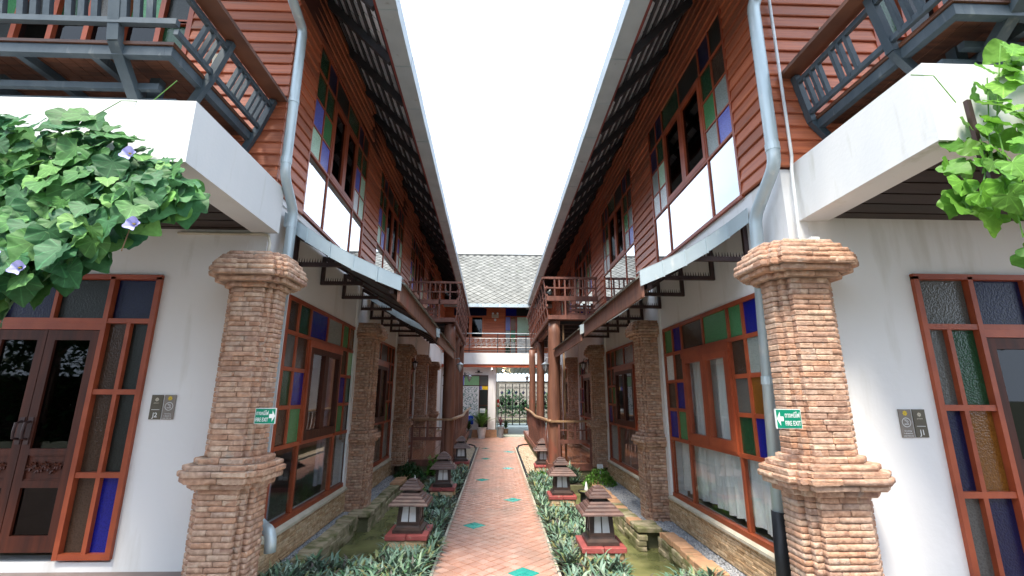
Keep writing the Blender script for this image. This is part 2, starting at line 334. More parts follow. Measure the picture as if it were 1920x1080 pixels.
# ------------------------------------------------------------ ground, path, beds, pond
def strip(name, x0, x1, y0, y1, z, mat, th=.05, kind='structure', parent=None):
    return MB().box(x0, x1, y0, y1, z-th, z).build(name, mat, parent, kind=kind)
g = MB().add([(-300, -300, -.45), (300, -300, -.45), (300, 300, -.45), (-300, 300, -.45)], [(0, 1, 2, 3)]).build('ground', m_ground, kind='structure')
strip('forecourt_ground', -1.6, 1.7, -5, 3.9, -.012, m_fore, .3)
path = strip('path', -.575, .585, 3.9, 15.4, -.008, m_grout, .3)
yard = strip('yard_pavement', -2.3, 2.25, 15.4, 19.6, -.008, m_grout, .3)
um = bpy.data.meshes.new('tile'); mb = MB(); mb.frust((0, 0), -.5, .35, .5, .5); mb.frust((0, 0), .35, .5, .5, .47); um = mb.mesh('tile'); um.materials.append(m_tile)
umt = um.copy(); umt.materials[0] = m_teal
uma = tri_arrays(um); 
def tiles(x0, x1, y0, y1, parent, teal, limit):
    t = .108; h = t/math.sqrt(2); its = []
    for i in range(int((y1-y0)/h)+1):
        for j in range(int((x1-x0)/(2*h))+2):
            x = x0+(2*j+(i % 2))*h; y = y0+i*h
            if x < x0+.02 or x > x1-.02: continue
            tl = any(abs(x-a)+abs(y-b) < .158 for a, b in teal)
            hh = min(1, (x-x0)/h, (x1-x)/h)
            its.append((x, y, tl, t-.008))
    its.sort(key=lambda q: (not q[2], (q[0]**2+q[1]**2)))
    V = []; F = []; k = 0
    for n, (x, y, tl, s_) in enumerate(its):
        z = -.010+random.uniform(-.0012, .0012)
        if tl or n < limit: piece('tile', umt if tl else um, (x, y, z), (s_, s_, .02), (random.uniform(-.006, .006), random.uniform(-.006, .006), R(45)+random.uniform(-.01, .01)), parent)
        else:
            v, tt = uma; q = v*np.array([s_, s_, .02]); c = math.sqrt(.5); q = np.stack([(q[:, 0]-q[:, 1])*c, (q[:, 0]+q[:, 1])*c, q[:, 2]], 1)+np.array([x, y, z]); V.append(q); F.append(tt+k); k += len(v)
    if V: npmesh('tile_field', np.concatenate(V), np.concatenate(F), m_tile, parent, kind='stuff')
teal = [(-.28, 6.26), (.31, 4.70), (.298, 7.8), (-.272, 9.5), (.25, 10.95), (-.31, 12.56), (.377, 14.06), (-.37, 14.9)]
tiles(-.575, .585, 4.1, 15.4, path, teal, 300)
tiles(-2.3, 2.25, 15.4, 18.9, yard, [], 0)
for sx in (-1, 1):   # thin cream edging along the path
    x = -.585 if sx < 0 else .595
    MB().box(x-.012, x+.012, 3.9, 15.3, -.2, .004).build('path_edging', m_cream, kind='structure')
# planting beds
strip('bed_soil', -2.0, -.6, 3.9, 4.72, -.02, m_soil, .3); strip('bed_soil', -1.18, -.6, 4.72, 10.4, -.02, m_soil, .3)
strip('bed_soil', .61, 2.2, 3.3, 4.32, -.02, m_soil, .3); strip('bed_soil', .61, 1.18, 4.32, 9.6, -.02, m_soil, .3)
strip('bed_soil', -2.1, -1.18, 9.35, 10.12, .03, m_soil, .3); strip('bed_soil', 1.18, 2.2, 8.75, 9.55, .03, m_soil, .3)
# water
def water_mat():
    m = bpy.data.materials.new('murky_pond_water'); m.use_nodes = True; n = m.node_tree.nodes; l = m.node_tree.links; b = n['Principled BSDF']
    g = n.new('ShaderNodeNewGeometry'); no = n.new('ShaderNodeTexNoise'); no.inputs['Scale'].default_value = 3; no.inputs['Detail'].default_value = 6; l.new(g.outputs['Position'], no.inputs['Vector'])
    cr = n.new('ShaderNodeValToRGB'); cr.color_ramp.elements[0].color = (.09, .10, .04, 1); cr.color_ramp.elements[0].position = .35; cr.color_ramp.elements[1].color = (.24, .24, .10, 1); cr.color_ramp.elements[1].position = .65
    l.new(no.outputs['Fac'], cr.inputs[0]); l.new(cr.outputs[0], b.inputs['Base Color']); b.inputs['Roughness'].default_value = .04; b.inputs['Specular IOR Level'].default_value = .5
    n2 = n.new('ShaderNodeTexNoise'); n2.inputs['Scale'].default_value = 9; l.new(g.outputs['Position'], n2.inputs['Vector']); bp = n.new('ShaderNodeBump'); bp.inputs['Strength'].default_value = .12; bp.inputs['Distance'].default_value = .02
    l.new(n2.outputs['Fac'], bp.inputs['Height']); l.new(bp.outputs[0], b.inputs['Normal']); return m
m_water = water_mat()
strip('pond_water', -1.80, -1.2, 4.7, 9.4, -.10, m_water, .2); strip('pond_water', 1.2, 1.93, 4.3, 8.8, -.10, m_water, .2)
for x, y0, y1 in ((-1.19, 4.7, 9.35), (1.19, 4.3, 8.8)):
    MB().box(x-.03, x+.03, y0, y1, -.3, -.015).build('pond_kerb', m_pond, kind='structure')
MB().box(-1.84, -1.16, 9.32, 9.38, -.3, .035).box(-1.8, -1.2, 4.68, 4.74, -.3, -.01).build('pond_kerb', m_pond, kind='structure')
MB().box(1.16, 1.95, 8.72, 8.78, -.3, .035).box(1.2, 1.9, 4.28, 4.34, -.3, -.01).build('pond_kerb', m_pond, kind='structure')
# gravel terrace beside the plinth
def terrace(S, y0, ym, y1, dn, df):
    a = MB(S.P).box(-.02, dn+.02, y0, ym, -.3, .075).box(-.02, df+.02, ym, y1, -.3, .075).build('gravel_terrace', m_pond, kind='structure')
    return a
terrL = terrace(SL, 4.7, 6.4, 9.4, .22, .39); terrR = terrace(SR, 3.4, 5.72, 8.8, .31, .55)
def stones(name, rects, z, r0, r1, dens, mat, label=None, cat=None):
    V = []; F = []; k = 0
    base = np.array([(1, 0, 0), (-1, 0, 0), (0, 1, 0), (0, -1, 0), (0, 0, 1), (0, 0, -1)], float)
    fc = np.array([(0, 2, 4), (2, 1, 4), (1, 3, 4), (3, 0, 4), (2, 0, 5), (1, 2, 5), (3, 1, 5), (0, 3, 5)])
    for x0, x1, y0, y1 in rects:
        n = int((x1-x0)*(y1-y0)*dens)
        for _ in range(n):
            r = rng.uniform(r0, r1); s_ = np.array([r, r*rng.uniform(.6, 1), r*rng.uniform(.5, .8)]); a = rng.uniform(0, 6.28)
            q = (base+rng.uniform(-.18, .18, (6, 3)))*s_; q = np.stack([q[:, 0]*math.cos(a)-q[:, 1]*math.sin(a), q[:, 0]*math.sin(a)+q[:, 1]*math.cos(a), q[:, 2]], 1)
            V.append(q+np.array([rng.uniform(x0, x1), rng.uniform(y0, y1), z+rng.uniform(0, .012)])); F.append(fc+k); k += 6
    return npmesh(name, np.concatenate(V), np.concatenate(F), mat, kind='stuff', smooth=True, label=label, cat=cat)
stones('gravel', [(-2.03, -1.84, 4.7, 6.4), (-2.06, -1.80, 6.4, 9.4)], .078, .008, .017, 9000, m_gravel, 'blue-grey gravel along the foot of the left brick plinth', 'gravel')
stones('gravel', [(1.99, 2.19, 3.5, 5.72), (1.84, 2.19, 5.72, 8.75)], .078, .008, .017, 9000, m_gravel, 'blue-grey gravel along the foot of the right brick plinth', 'gravel')
# coping stones
bmc = [unit_brick(70+i, .3, .16, .06, m_cop, .012) for i in range(4)]; bmo = [unit_brick(80+i, .3, .16, .06, m_copo, .01) for i in range(3)]
def coping(par, S, seq):
    for d0, d1, y0, y1, z, kind in seq:
        y = y0
        while y < y1-.03:
            ln = min(random.uniform(.14, .22), y1-y)
            mm = random.choice(bmo if kind == 'o' or (kind == 'x' and random.random() < .5) else bmc)
            c = S.P((d0+d1)/2, y+ln/2, z+random.uniform(-.008, .008)); piece('coping_stone', mm, c, (d1-d0+random.uniform(-.015, .02), ln-.012, .06), (random.uniform(-.02, .02), random.uniform(-.03, .03), random.uniform(-.05, .05)), par)
            y += ln
coping(terrL, SL, [(.12, .29, 4.72, 6.35, .09, 'm'), (.16, .44, 6.35, 6.6, .10, 'm'), (.28, .44, 6.6, 8.3, .10, 'm'), (.28, .46, 8.3, 9.3, .12, 'o')])
coping(terrR, SR, [(.2, .36, 3.6, 5.55, .09, 'o'), (.30, .58, 5.62, 5.95, .11, 'm'), (.42, .58, 5.95, 7.0, .10, 'x'), (.40, .56, 7.0, 8.7, .10, 'o')])
for S, p, seq in ((SL, terrL, ((.2, .27, 4.72, 6.4), (.36, .42, 6.4, 9.3))), (SR, terrR, ((.28, .345, 4.3, 5.6), (.5, .565, 5.6, 8.75)))):
    for zz in (-.075, -.02, .035):
        for d0, d1, y0, y1 in seq:
            y = y0
            while y < y1-.05:
                ln = min(random.uniform(.2, .4), y1-y); c = S.P((d0+d1)/2+random.uniform(-.01, .012), y+ln/2, zz)
                piece('coping_stone', random.choice(bmc), c, (d1-d0+.04, ln-.01, .056), None, p); y += ln

# ------------------------------------------------------------ windows / doors
def window(S, plane, par, name, u0, u1, panes, bars, depth=.05, fmat=None, outer=.035, pw=-.014):
    """panes: (u0,u1,z0,z1,glass); bars: (u0,u1,z0,z1) boxes of the frame"""
    fn = (lambda a, b, c: S.P(a, b, c)) if plane == 'c' else (lambda a, b, c: S.F(b, a, c))
    mb = MB(fn)
    for b in bars: mb.box(-.04, b[4] if len(b) > 4 else .012, b[0], b[1], b[2], b[3])
    fo = mb.build(name, fmat or m_red, par)
    for a, b, c, d, gl in panes:
        MB(fn).box(pw-.008, pw, min(a, b), max(a, b), c, d).build('pane', G[gl], fo)
    return fo
def grid_frame(us, zs, t=.022):
    """frame bars along full grid lines"""
    return [(us[0]-t, us[-1]+t, z-t, z+t) for z in (zs[0], zs[-1])]+[(u-t, u+t, zs[0]-t, zs[-1]+t) for u in (us[0], us[-1])]
def big_window(S, par, us, zs, cols, curtain=None, detail=True):
    """us: 7 along-wall positions near->far; zs: 6 heights bottom->top. cols: dict of glass names"""
    t = .019
    bars = [(us[0]-t, us[-1]+t, zs[0]-.03, zs[0]+.02, .022), (us[0]-t, us[-1]+t, zs[-1]-.02, zs[-1]+.02, .012), (us[0]-t*1.2, us[0]+t, zs[0], zs[-1], .011), (us[-1]-t, us[-1]+t*1.2, zs[0], zs[-1], .011)]
    bars += [(us[0], us[-1], zs[1]-t, zs[1]+t, .014), (us[0], us[-1], zs[4]-t, zs[4]+t, .0095)]
    for z in (zs[2], zs[3]): bars += [(us[0], us[2], z-t, z+t, .004), (us[4], us[6], z-t, z+t, .004)]
    for u in (us[1], us[5]): bars.append((u-t, u+t, zs[1], zs[5], .0065))
    for u in (us[2], us[4]): bars.append((u-t, u+t, zs[0], zs[5], .008))
    bars.append((us[3]-t, us[3]+t, zs[4], zs[5], .005))
    # casement surround
    bars += [(us[2], us[4], zs[4]-.09, zs[4]-t, .03), (us[2]+t, us[2]+.05, zs[1], zs[4]-.05, .026), (us[4]-.05, us[4]-t, zs[1], zs[4]-.05, .026)]
    P = []
    tn = cols['top']
    for k in range(6): P.append((us[k]+t, us[k+1]-t, zs[4]+t, zs[5]-t, tn[k]) )
    for k, (a, b) in enumerate(((0, 1), (1, 2), (4, 5), (5, 6))):
        for r in range(3): P.append((us[a]+t, us[b]-t, zs[3-r]+t, zs[4-r]-t, cols['s'][k][r]))
    P += [(us[0]+t, us[2]-t, zs[0]+.02, zs[1]-t, 'plain'), (us[2]+t, us[4]-t, zs[0]+.02, zs[1]-t, 'plain'), (us[4]+t, us[6]-t, zs[0]+.02, zs[1]-t, 'plain')]
    fo = window(S, 'c', par, 'window', us[0], us[-1], P, bars, pw=-.008)
    mid = (us[2]+us[4])/2; z0 = zs[1]+t; z1 = zs[4]-.09
    for a, b in ((us[2]+.05, mid-.002), (mid+.002, us[4]-.05)):
        s_ = MB(S.P); w_ = .06
        s_.box(-.03, .028, a, b, z0, z0+w_*1.5).box(-.03, .028, a, b, z1-w_, z1).box(-.03, .028, a, a+w_, z0+w_*1.5, z1-w_).box(-.03, .028, b-w_, b, z0+w_*1.5, z1-w_).build('casement_sash', m_door if curtain is None else m_red, fo)
        MB(S.P).box(-.006, .002, a+w_, b-w_, z0+w_*1.5, z1-w_).build('pane', G['plain'], fo)
    if curtain: curtain_obj(S, us[0]+.03, us[-1]-.03, zs[0]+.06, zs[4]-.02, *curtain)
    return fo
def curtain_obj(S, y0, y1, z0, z1, mat, label, gaps=(), d=-.10):
    mb = MB(S.P); n = int((y1-y0)/.016); v = []; f = []
    for i in range(n+1):
        y = y0+(y1-y0)*i/n; a = .022*math.sin(y*36+.8*math.sin(y*7))+.010*math.sin(y*83)
        v += [(d+a*1.5, y, z0+.012*math.sin(y*9)), (d+a, y, z1)]
    for i in range(n): f.append((2*i, 2*i+2, 2*i+3, 2*i+1))
    mb.add(v, f); return mb.build('curtain', mat, smooth=True, label=label, cat='curtain')

TOPR = ['blue', 'green', 'green', 'brown', 'blue', 'green']
TOPL = ['brown', 'dgreen', 'blue', 'clear', 'green', 'amber']

# ------------------------------------------------------------ siding boards
def wedge(mat):
    mb = MB(); prof = [(-.5, .045), (-.5, .02), (.5, .002), (.5, .010), (-.42, .045)]
    # unit: length along x (-.5..+.5), out along -y ; z -.5...5
    v = [(x, -o, z) for x in (-.5, .5) for z, o in ((-.5, 0), (-.5, .024), (-.44, .028), (.5, .009), (.5, 0))]
    f = [(0, 1, 2, 3, 4)[::-1], (5, 6, 7, 8, 9)]+[(i, (i+1) % 5, (i+1) % 5+5, i+5) for i in range(5)]
    mb.add(v, f); me = mb.mesh('siding_board'); me.materials.append(mat)
    import bmesh
    bm = bmesh.new(); bm.from_mesh(me); bmesh.ops.recalc_face_normals(bm, faces=bm.faces); bm.to_mesh(me); bm.free(); return me
WB = wedge(m_siding)
PITCH = .118
def siding(S, par, z0, z1, corridor, holes, front, fholes):
    """boards along the corridor wall between y ranges, leaving window holes (y0,y1,z0,z1); same for the front wall (d ranges)"""
    z = z0
    while z < z1-.02:
        h = PITCH; zc = z+h/2
        def spans(a, b, hs):
            out_ = [(a, b)]
            for u0, u1, c, d in hs:
                if zc > c and zc < d:
                    nx = []
                    for p, q in out_:
                        if u1 <= p or u0 >= q: nx.append((p, q)); continue
                        if u0 > p: nx.append((p, u0))
                        if u1 < q: nx.append((u1, q))
                    out_ = nx
            return out_
        for a, b in spans(*corridor, holes):
            if b-a < .03: continue
            ang = R(90)-math.atan(-S.sh) if S.sgn > 0 else R(-90)
            cuts = [a]; 
            while b-cuts[-1] > 3.2: cuts.append(cuts[-1]+random.uniform(2.2, 2.9))
            cuts.append(b)
            for p, q in zip(cuts[:-1], cuts[1:]):
                piece('siding_board', WB, S.P(.002, (p+q)/2, zc), (q-p-.004, 1, h*1.04), (0, 0, ang), par)
        for a, b in spans(*front, fholes):
            if b-a < .03: continue
            c = S.F((a+b)/2, .002, zc); piece('siding_board', WB, c, (b-a, 1, h*1.04), (0, 0, 0), par)
        z += PITCH

def wall_with_holes(S, plane, a, b, z0, z1, holes, t0, t1, name, mat, par):
    """wall slab between a..b, z0..z1, thickness from t0 to t1, with rectangular holes"""
    fn = (lambda p, q, r: S.P(p, q, r)) if plane == 'c' else (lambda p, q, r: S.F(q, p, r))
    mb = MB(fn); hs = sorted(holes); u = a
    for u0, u1, c, d in hs:
        if u0 > u: mb.box(t0, t1, u, u0, z0, z1)
        if c > z0: mb.box(t0, t1, u0, u1, z0, c)
        if d < z1: mb.box(t0, t1, u0, u1, d, z1)
        u = u1
    if u < b: mb.box(t0, t1, u, b, z0, z1)
    return mb.build(name, mat, par)

# ------------------------------------------------------------ guesthouse
BACK = -4.6; YEND = 18.5
def guesthouse(S, spec):
    root = empty('guesthouse_building', S.P(-2, S.yF+3, 0), spec['label'], 'building', 'twin guesthouses facing each other')
    yF = S.yF
    wins = spec['wins']; zL = spec['zs']; ups = spec['ups']; zU = spec['zu']
    holesL = [(w_[0]-.02, w_[-1]+.02, zL[0]-.03, zL[-1]+.02) for w_ in wins]
    holesU = [(w_[0]-.02, w_[-1]+.02, zU[0]-.02, zU[-1]+.02) for w_ in ups]
    wall_with_holes(S, 'c', yF+.001, YEND, .36, 3.34, holesL, -.16, 0, 'corridor_wall', m_white, root)
    fh = [(spec['door'][0], spec['door'][1], spec['dz'][0]-.02, spec['dz'][1]+.02)]
    wall_with_holes(S, 'f', BACK, -.161, .2, 3.355, fh, -.16, 0, 'front_wall', m_white, root)
    # upper walls: backing + boards
    wall_with_holes(S, 'c', yF+.002, YEND, 3.341, 6.4, holesU, -.16, 0, 'upper_wall', m_backing, root)
    fu = [(-2.9, -1.0, 3.5, 5.5)]
    wall_with_holes(S, 'f', BACK, -.161, 3.362, 6.4, fu, -.16, 0, 'upper_front_wall', m_backing, root)
    siding(S, root, 3.36, 6.06, (yF-.02, YEND), holesU, (BACK, .02), fu)
    # plinth core, cream sill
    MB(S.P).box(-.14, .0, yF+.05, YEND, -.2, .36).build('plinth_core', m_mort2, root)
    y = yF+.35
    for w_ in wins[:2]:
        MB(S.P).prismy([(.0, .365), (.055, .365), (.055, .39), (.02, zL[0]-.025), (0, zL[0]-.02)], w_[0]-.05, w_[-1]+.10).build('sill', m_cream, root)
    its = []
    ang = R(90)+(math.atan(S.sh) if 0 else 0)
    for w_ in wins[:2]:
        z = .10; r = 0
        while z < .36:
            yy = w_[0]-.15+random.uniform(0, .1)
            while yy < w_[-1]+.14:
                ln = random.uniform(.12, .19); its.append((random.choice(BM2), S.P(.012+random.uniform(-.004, .004), yy+ln/2, z+.0145), (ln-.005, .05, .026), R(90))); yy += ln
            z += .0292
    place_all('brick', its, root, 285, m_brick2)
    # interior
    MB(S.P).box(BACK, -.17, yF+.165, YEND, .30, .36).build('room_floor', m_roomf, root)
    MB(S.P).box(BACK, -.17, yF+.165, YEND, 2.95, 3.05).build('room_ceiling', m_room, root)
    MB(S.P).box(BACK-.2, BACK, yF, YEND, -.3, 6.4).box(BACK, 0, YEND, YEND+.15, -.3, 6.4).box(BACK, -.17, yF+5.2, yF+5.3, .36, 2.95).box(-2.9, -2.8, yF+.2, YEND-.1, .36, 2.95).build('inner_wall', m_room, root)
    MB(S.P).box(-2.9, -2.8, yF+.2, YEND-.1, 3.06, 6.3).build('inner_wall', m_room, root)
    for k, w_ in enumerate(wins):
        big_window(S, root, w_, zL, spec['cols'][k], spec['cur'] if k == 0 else None)
    for k, w_ in enumerate(ups): upper_window(S, root, w_, zU, spec['ucols'])
    front_door(S, root, spec)
    upper_doors(S, root)
    roof(S, root, spec)
    slab(S, root, spec)
    return root

def upper_window(S, par, us, zs, C):
    t = .012
    # us: near->far 6 ; zs: bottom, rail, r1, r2, r3, top
    bars = [(us[0]-.02, us[-1]+.02, zs[0]-.02, zs[0]+.012, .030), (us[0]-.02, us[-1]+.02, zs[-1]-.015, zs[-1]+.02, .030), (us[0]-.022, us[0]+t, zs[0], zs[-1], .029), (us[-1]-t, us[-1]+.022, zs[0], zs[-1], .029)]
    bars += [(us[0], us[-1], zs[1]-t, zs[1]+t, .028), (us[0], us[-1], zs[4]-t, zs[4]+t, .027)]
    for z in (zs[2], zs[3]): bars += [(us[0], us[2], z-t*.8, z+t*.8, .022), (us[3], us[5], z-t*.8, z+t*.8, .022)]
    for u in (us[1], us[4]): bars.append((u-t*.8, u+t*.8, zs[1], zs[5], .0235))
    for u in (us[2], us[3]): bars.append((u-t, u+t, zs[0], zs[5], .025))
    m3 = (us[2]+us[3])/2; bars.append((m3-t, m3+t, zs[4], zs[5], .02))
    P = [(us[0]+t, us[2]-t, zs[0]+.015, zs[1]-t, 'mirror'), (us[2]+t, us[3]-t, zs[0]+.015, zs[1]-t, 'mirror'), (us[3]+t, us[5]-t, zs[0]+.015, zs[1]-t, 'mirror')]
    cols_ = [(us[0], us[1]), (us[1], us[2]), (us[3], us[4]), (us[4], us[5])]
    for k, (a, b) in enumerate(cols_):
        for r in range(4): P.append((a+t, b-t, zs[4-r]+t, zs[5-r]-t, C[k][r]))
    P += [(us[2]+t, m3-t, zs[4]+t, zs[5]-t, 'dark'), (m3+t, us[3]-t, zs[4]+t, zs[5]-t, 'dgreen')]
    fo = window(S, 'c', par, 'window', us[0], us[-1], P, bars, pw=.012)
    z0, z1 = zs[1]+t, zs[4]-t
    for a, b in ((us[2]+t, m3), (m3+.003, us[3]-t)):
        w_ = .055
        MB(S.P).box(-.03, .032, a, b, z0, z0+w_*1.1).box(-.03, .032, a, b, z1-w_, z1).box(-.03, .032, a, a+w_, z0+w_*1.1, z1-w_).box(-.03, .032, b-w_, b, z0+w_*1.1, z1-w_).build('casement_sash', m_red, fo)
        MB(S.P).box(-.004, .004, a+w_, b-w_, z0+w_*1.1, z1-w_).build('pane', G['black'], fo)

def front_door(S, par, sp):
    dc = sp['dcols']; dz = sp['drows']  # dc: outer, mid, jamb (d values going away), then leaf widths
    t = .02; o, m_, j = dc; z0, z1, z2, z3, z4 = dz   # bottom, row lines, transom, top
    far = j-.88-.0; j2 = far; m2 = far-(j-m_)*-1 if 0 else far-(m_-j); o2 = m2-(o-m_)
    bars = [(o2-t, o+t, z4-t, z4+t, .03), (o2, o, z3-t, z3+t, .026), (o-t, o+t, z0-t, z4, .03), (o2-t, o2+t, z0-t, z4, .03), (j-t*1.3, j+t*.6, z0-t, z4, .03), (j2-t*.6, j2+t*1.3, z0-t, z4, .03), (j, o, z0-t, z0+t, .028), (o2, j2, z0-t, z0+t, .028)]
    for z in (z1, z2): bars += [(j, o, z-t, z+t, .024), (o2, j2, z-t, z+t, .024)]
    bars += [(m_-t*.8, m_+t*.8, z0, z3, .0225), (m2-t*.8, m2+t*.8, z0, z3, .0225)]
    mid = (j+j2)/2
    bars += [(mid-t*.7, mid+t*.7, z3, z4, .02), (j2, j, z3-.075, z3-t, .024)]
    P = []; c = sp['dglass']
    for k, (a, b) in enumerate(((m_, o), (j, m_))):
        for r, (p, q) in enumerate(((z2, z3), (z1, z2), (z0, z1))): P.append((a+t*.8, b-t, p+t, q-t, c[k][r]))
    for k, (a, b) in enumerate(((o2, m2), (m2, j2))):
        for r, (p, q) in enumerate(((z2, z3), (z1, z2), (z0, z1))): P.append((a+t, b-t*.8, p+t, q-t, c[1-k][2-r]))
    P += [(j+t, o-t, z3+t, z4-t, c[2][0]), (mid+t, j-t, z3+t, z4-t, c[2][1]), (j2+t, mid-t, z3+t, z4-t, 'navy'), (o2+t, j2-t, z3+t, z4-t, 'blue')]
    fo = window(S, 'f', par, 'door_surround', o2, o, P, bars)
    fn = lambda a, b, c_: S.F(b, a, c_)
    top = z3-.08; bot = z0+.03
    for a, b, sg in ((mid+.003, j-.03, 1), (j2+.03, mid-.003, -1)):
        w_ = .065; zA = 1.18; zB = .96
        d_ = MB(fn).box(-.03, .018, a, a+w_, bot, top).box(-.03, .018, b-w_, b, bot, top).box(-.03, .018, a+w_, b-w_, bot, bot+.11).box(-.03, .018, a+w_, b-w_, top-w_*1.2, top).box(-.03, .018, a+w_, b-w_, zA-.035, zA+.01).box(-.03, .018, a+w_, b-w_, zB-.05, zB).box(-.03, .004, a+w_, b-w_, zB, zA-.035).build('door', m_door, par)
        MB(fn).box(-.01, -.002, a+w_, b-w_, zA+.01, top-w_*1.2).build('pane', G['black'], d_); MB(fn).box(-.01, -.002, a+w_, b-w_, bot+.11, zB-.05).build('pane', G['black'], d_)
        # carved floral panel
        cv = MB(fn); cx = (a+b)/2; cz = (zB+zA-.035)/2; hw = (b-a-2*w_)/2-.015
        for k in range(9):
            uu = cx+hw*(k-4)/4.6; zz = cz+.02*math.sin(k*1.9)
            for q in range(5):
                an = q*1.256+k; cv.bar((.004, uu, zz), (.018, uu+.026*math.cos(an), zz+.026*math.sin(an)), .012, .010, (1, 0, 0))
        cv.box(.004, .012, a+w_, b-w_, zB, zB+.01).box(.004, .012, a+w_, b-w_, zA-.045, zA-.035); cv.build('carving', m_door, d_)
        hx = a+.03 if sg > 0 else b-.03
        h_ = MB(fn); h_.box(.018, .024, hx-.018, hx+.018, 1.22, 1.42); h_.tube([(.024, hx, 1.26), (.065, hx, 1.27), (.07, hx, 1.32), (.065, hx, 1.38), (.024, hx, 1.39)], .010, 8); h_.build('handle', m_steel, d_)

def upper_doors(S, par):
    fn = lambda a, b, c_: S.F(b, a, c_)
    t = .03; bars = []; P = []
    xs = [-1.0, -1.28, -1.62, -1.95, -2.28, -2.62, -2.9]; zs = [3.52, 4.05, 4.62, 5.1, 5.48]
    gl = ['green', 'dgreen', 'clear', 'black', 'dark', 'black', 'mint']
    bars += [(-2.92, -.98, z-t, z+t, .02) for z in (3.5, 5.48)]+[(x-t*.8, x+t*.8, 3.5, 5.48, .03) for x in xs]
    for k in range(6):
        for r in range(4):
            if k in (0, 5) or r == 3: g_ = ['green', 'grey', 'dgreen', 'dark'][(k+r) % 4]
            else: g_ = 'black'
            P.append((xs[k+1]+t*.8, xs[k]-t*.8, zs[r]+(.0 if r else .01), zs[r+1]-(.0 if g_ == 'black' and r < 2 else .02), g_))
        if k in (0, 5): bars += [(xs[k+1], xs[k], z-t*.8, z, .018) for z in zs[1:4]]
    bars += [(-2.9, -1.0, 5.07, 5.12, .018)]
    window(S, 'f', par, 'balcony_door', 0, 0, P, bars)

def roof(S, par, sp):
    y0, y1 = sp['roof0'], YEND+.3; e = .8; z0 = 5.27; sl = 1.0
    # roof deck above tiles
    rf = MB(S.P).prismy([(e+.02, z0+.06), (e+.02, z0+.10), (-2.6, z0+.10+(e+2.6)*sl), (-2.6, z0+.02+(e+2.6)*sl)], y0, y1).build('roof', m_dark, par)
    MB(S.P).prismy([(-2.6, z0+(e+2.6)*sl), (-2.6, z0+.1+(e+2.6)*sl), (BACK-.8, z0-.4), (BACK-.8, z0-.5)], y0, y1).build('roof_back_slope', m_rooft, rf)
    MB(S.P).box(e-.015, e+.012, y0, y1, z0-.06, z0+.08).build('fascia', m_fascia, rf)
    y = y0+.1
    while y < y1:
        MB(S.P).bar((e-.02, y, z0-.015), (-.02, y, z0-.015+(e-.0)*sl), .055, .085, (0, 0, 1)).build('rafter', m_dark, rf); y += .75
    nb = 7
    for k in range(nb):
        d = e-.06-k*(e+.0)/nb; z = z0+.034+(e-d)*sl
        MB(S.P).bar((d, y0, z), (d, y1, z), .028, .03).build('batten', m_dark, rf)
    # tile undersides between the battens
    tm = MB().frust((0, 0), -.5, .5, .5, .5).mesh('roof_tile'); tm.materials.append(m_tileu); TA[id(tm)] = tri_arrays(tm)
    its = []
    for k in range(nb):
        dc = e-.06-(k+.5)*e/nb; zc = z0+.062+(e-dc)*sl
        y = y0+random.uniform(0, .2)
        while y < 13.5:
            ln = random.uniform(.17, .23)
            its.append((dc, y+ln/2, zc, ln)); y += ln+.022
    its.sort(key=lambda q: abs(q[1]-5.0)+q[1]*.1)
    V = []; F = []; kk = 0
    sg = S.sgn
    for n, (d, yy, z, ln) in enumerate(its):
        if n < 295:
            piece('roof_tile', tm, S.P(d, yy, z), (.074*1.25, ln, .012), (0, R(45)*sg, 0), rf)
        else:
            v, t = TA[id(tm)]; q = v*np.array([.092, ln, .012]); a = R(45)*sg; q = np.stack([q[:, 0]*math.cos(a)+q[:, 2]*math.sin(a), q[:, 1], -q[:, 0]*math.sin(a)+q[:, 2]*math.cos(a)], 1)+np.array(S.P(d, yy, z)); V.append(q); F.append(t+kk); kk += len(v)
    npmesh('roof_tile_rows', np.concatenate(V), np.concatenate(F), m_tileu, rf, kind='stuff')
    # box gutter in lapped sections
    y = y0; k = 0
    while y < y1:
        ln = .78; q = .003 if k % 2 else 0
        MB(S.P).prismy([(e+.014, z0+.04), (e+.014, z0-.07-q), (e+.20+q, z0-.07-q), (e+.215+q, z0+.055), (e+.200, z0+.055), (e+.19, z0-.055), (e+.03, z0-.055), (e+.03, z0+.04)], y, y+ln+.02).build('gutter_section', m_gut, rf)
        MB(S.P).box(e+.016, e+.206, y+ln+.004, y+ln+.016, z0-.078, z0-.0715).build('gutter_joint', m_galv, rf)
        y += ln; k += 1

def slab(S, par, sp):
    y0 = sp['slab0']; d1 = sp['slabd']; yF = S.yF; zb, zt = sp['slabz']
    MB(S.P).box(d1-.22, d1, y0, yF-.001, zb, zt).box(BACK, d1-.22, y0, y0+.2, zb, zt).build('balcony_beam', m_slab, par)
    MB(S.P).box(BACK, d1-.22, y0+.2, yF-.001, zb+.07, zt-.01).build('balcony_slab', m_slab, par)
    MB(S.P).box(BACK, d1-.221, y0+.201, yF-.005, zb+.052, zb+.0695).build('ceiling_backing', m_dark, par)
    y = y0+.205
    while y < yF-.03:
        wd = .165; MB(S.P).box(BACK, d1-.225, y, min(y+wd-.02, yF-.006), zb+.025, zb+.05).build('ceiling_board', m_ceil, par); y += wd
    # porch floor, raised
    MB(S.P).box(BACK-1, sp['porch'], -1.5, yF-.002, -.3, .335).build('porch_floor', m_pfloor, par)
    if S.sgn < 0 or True:
        k = 0

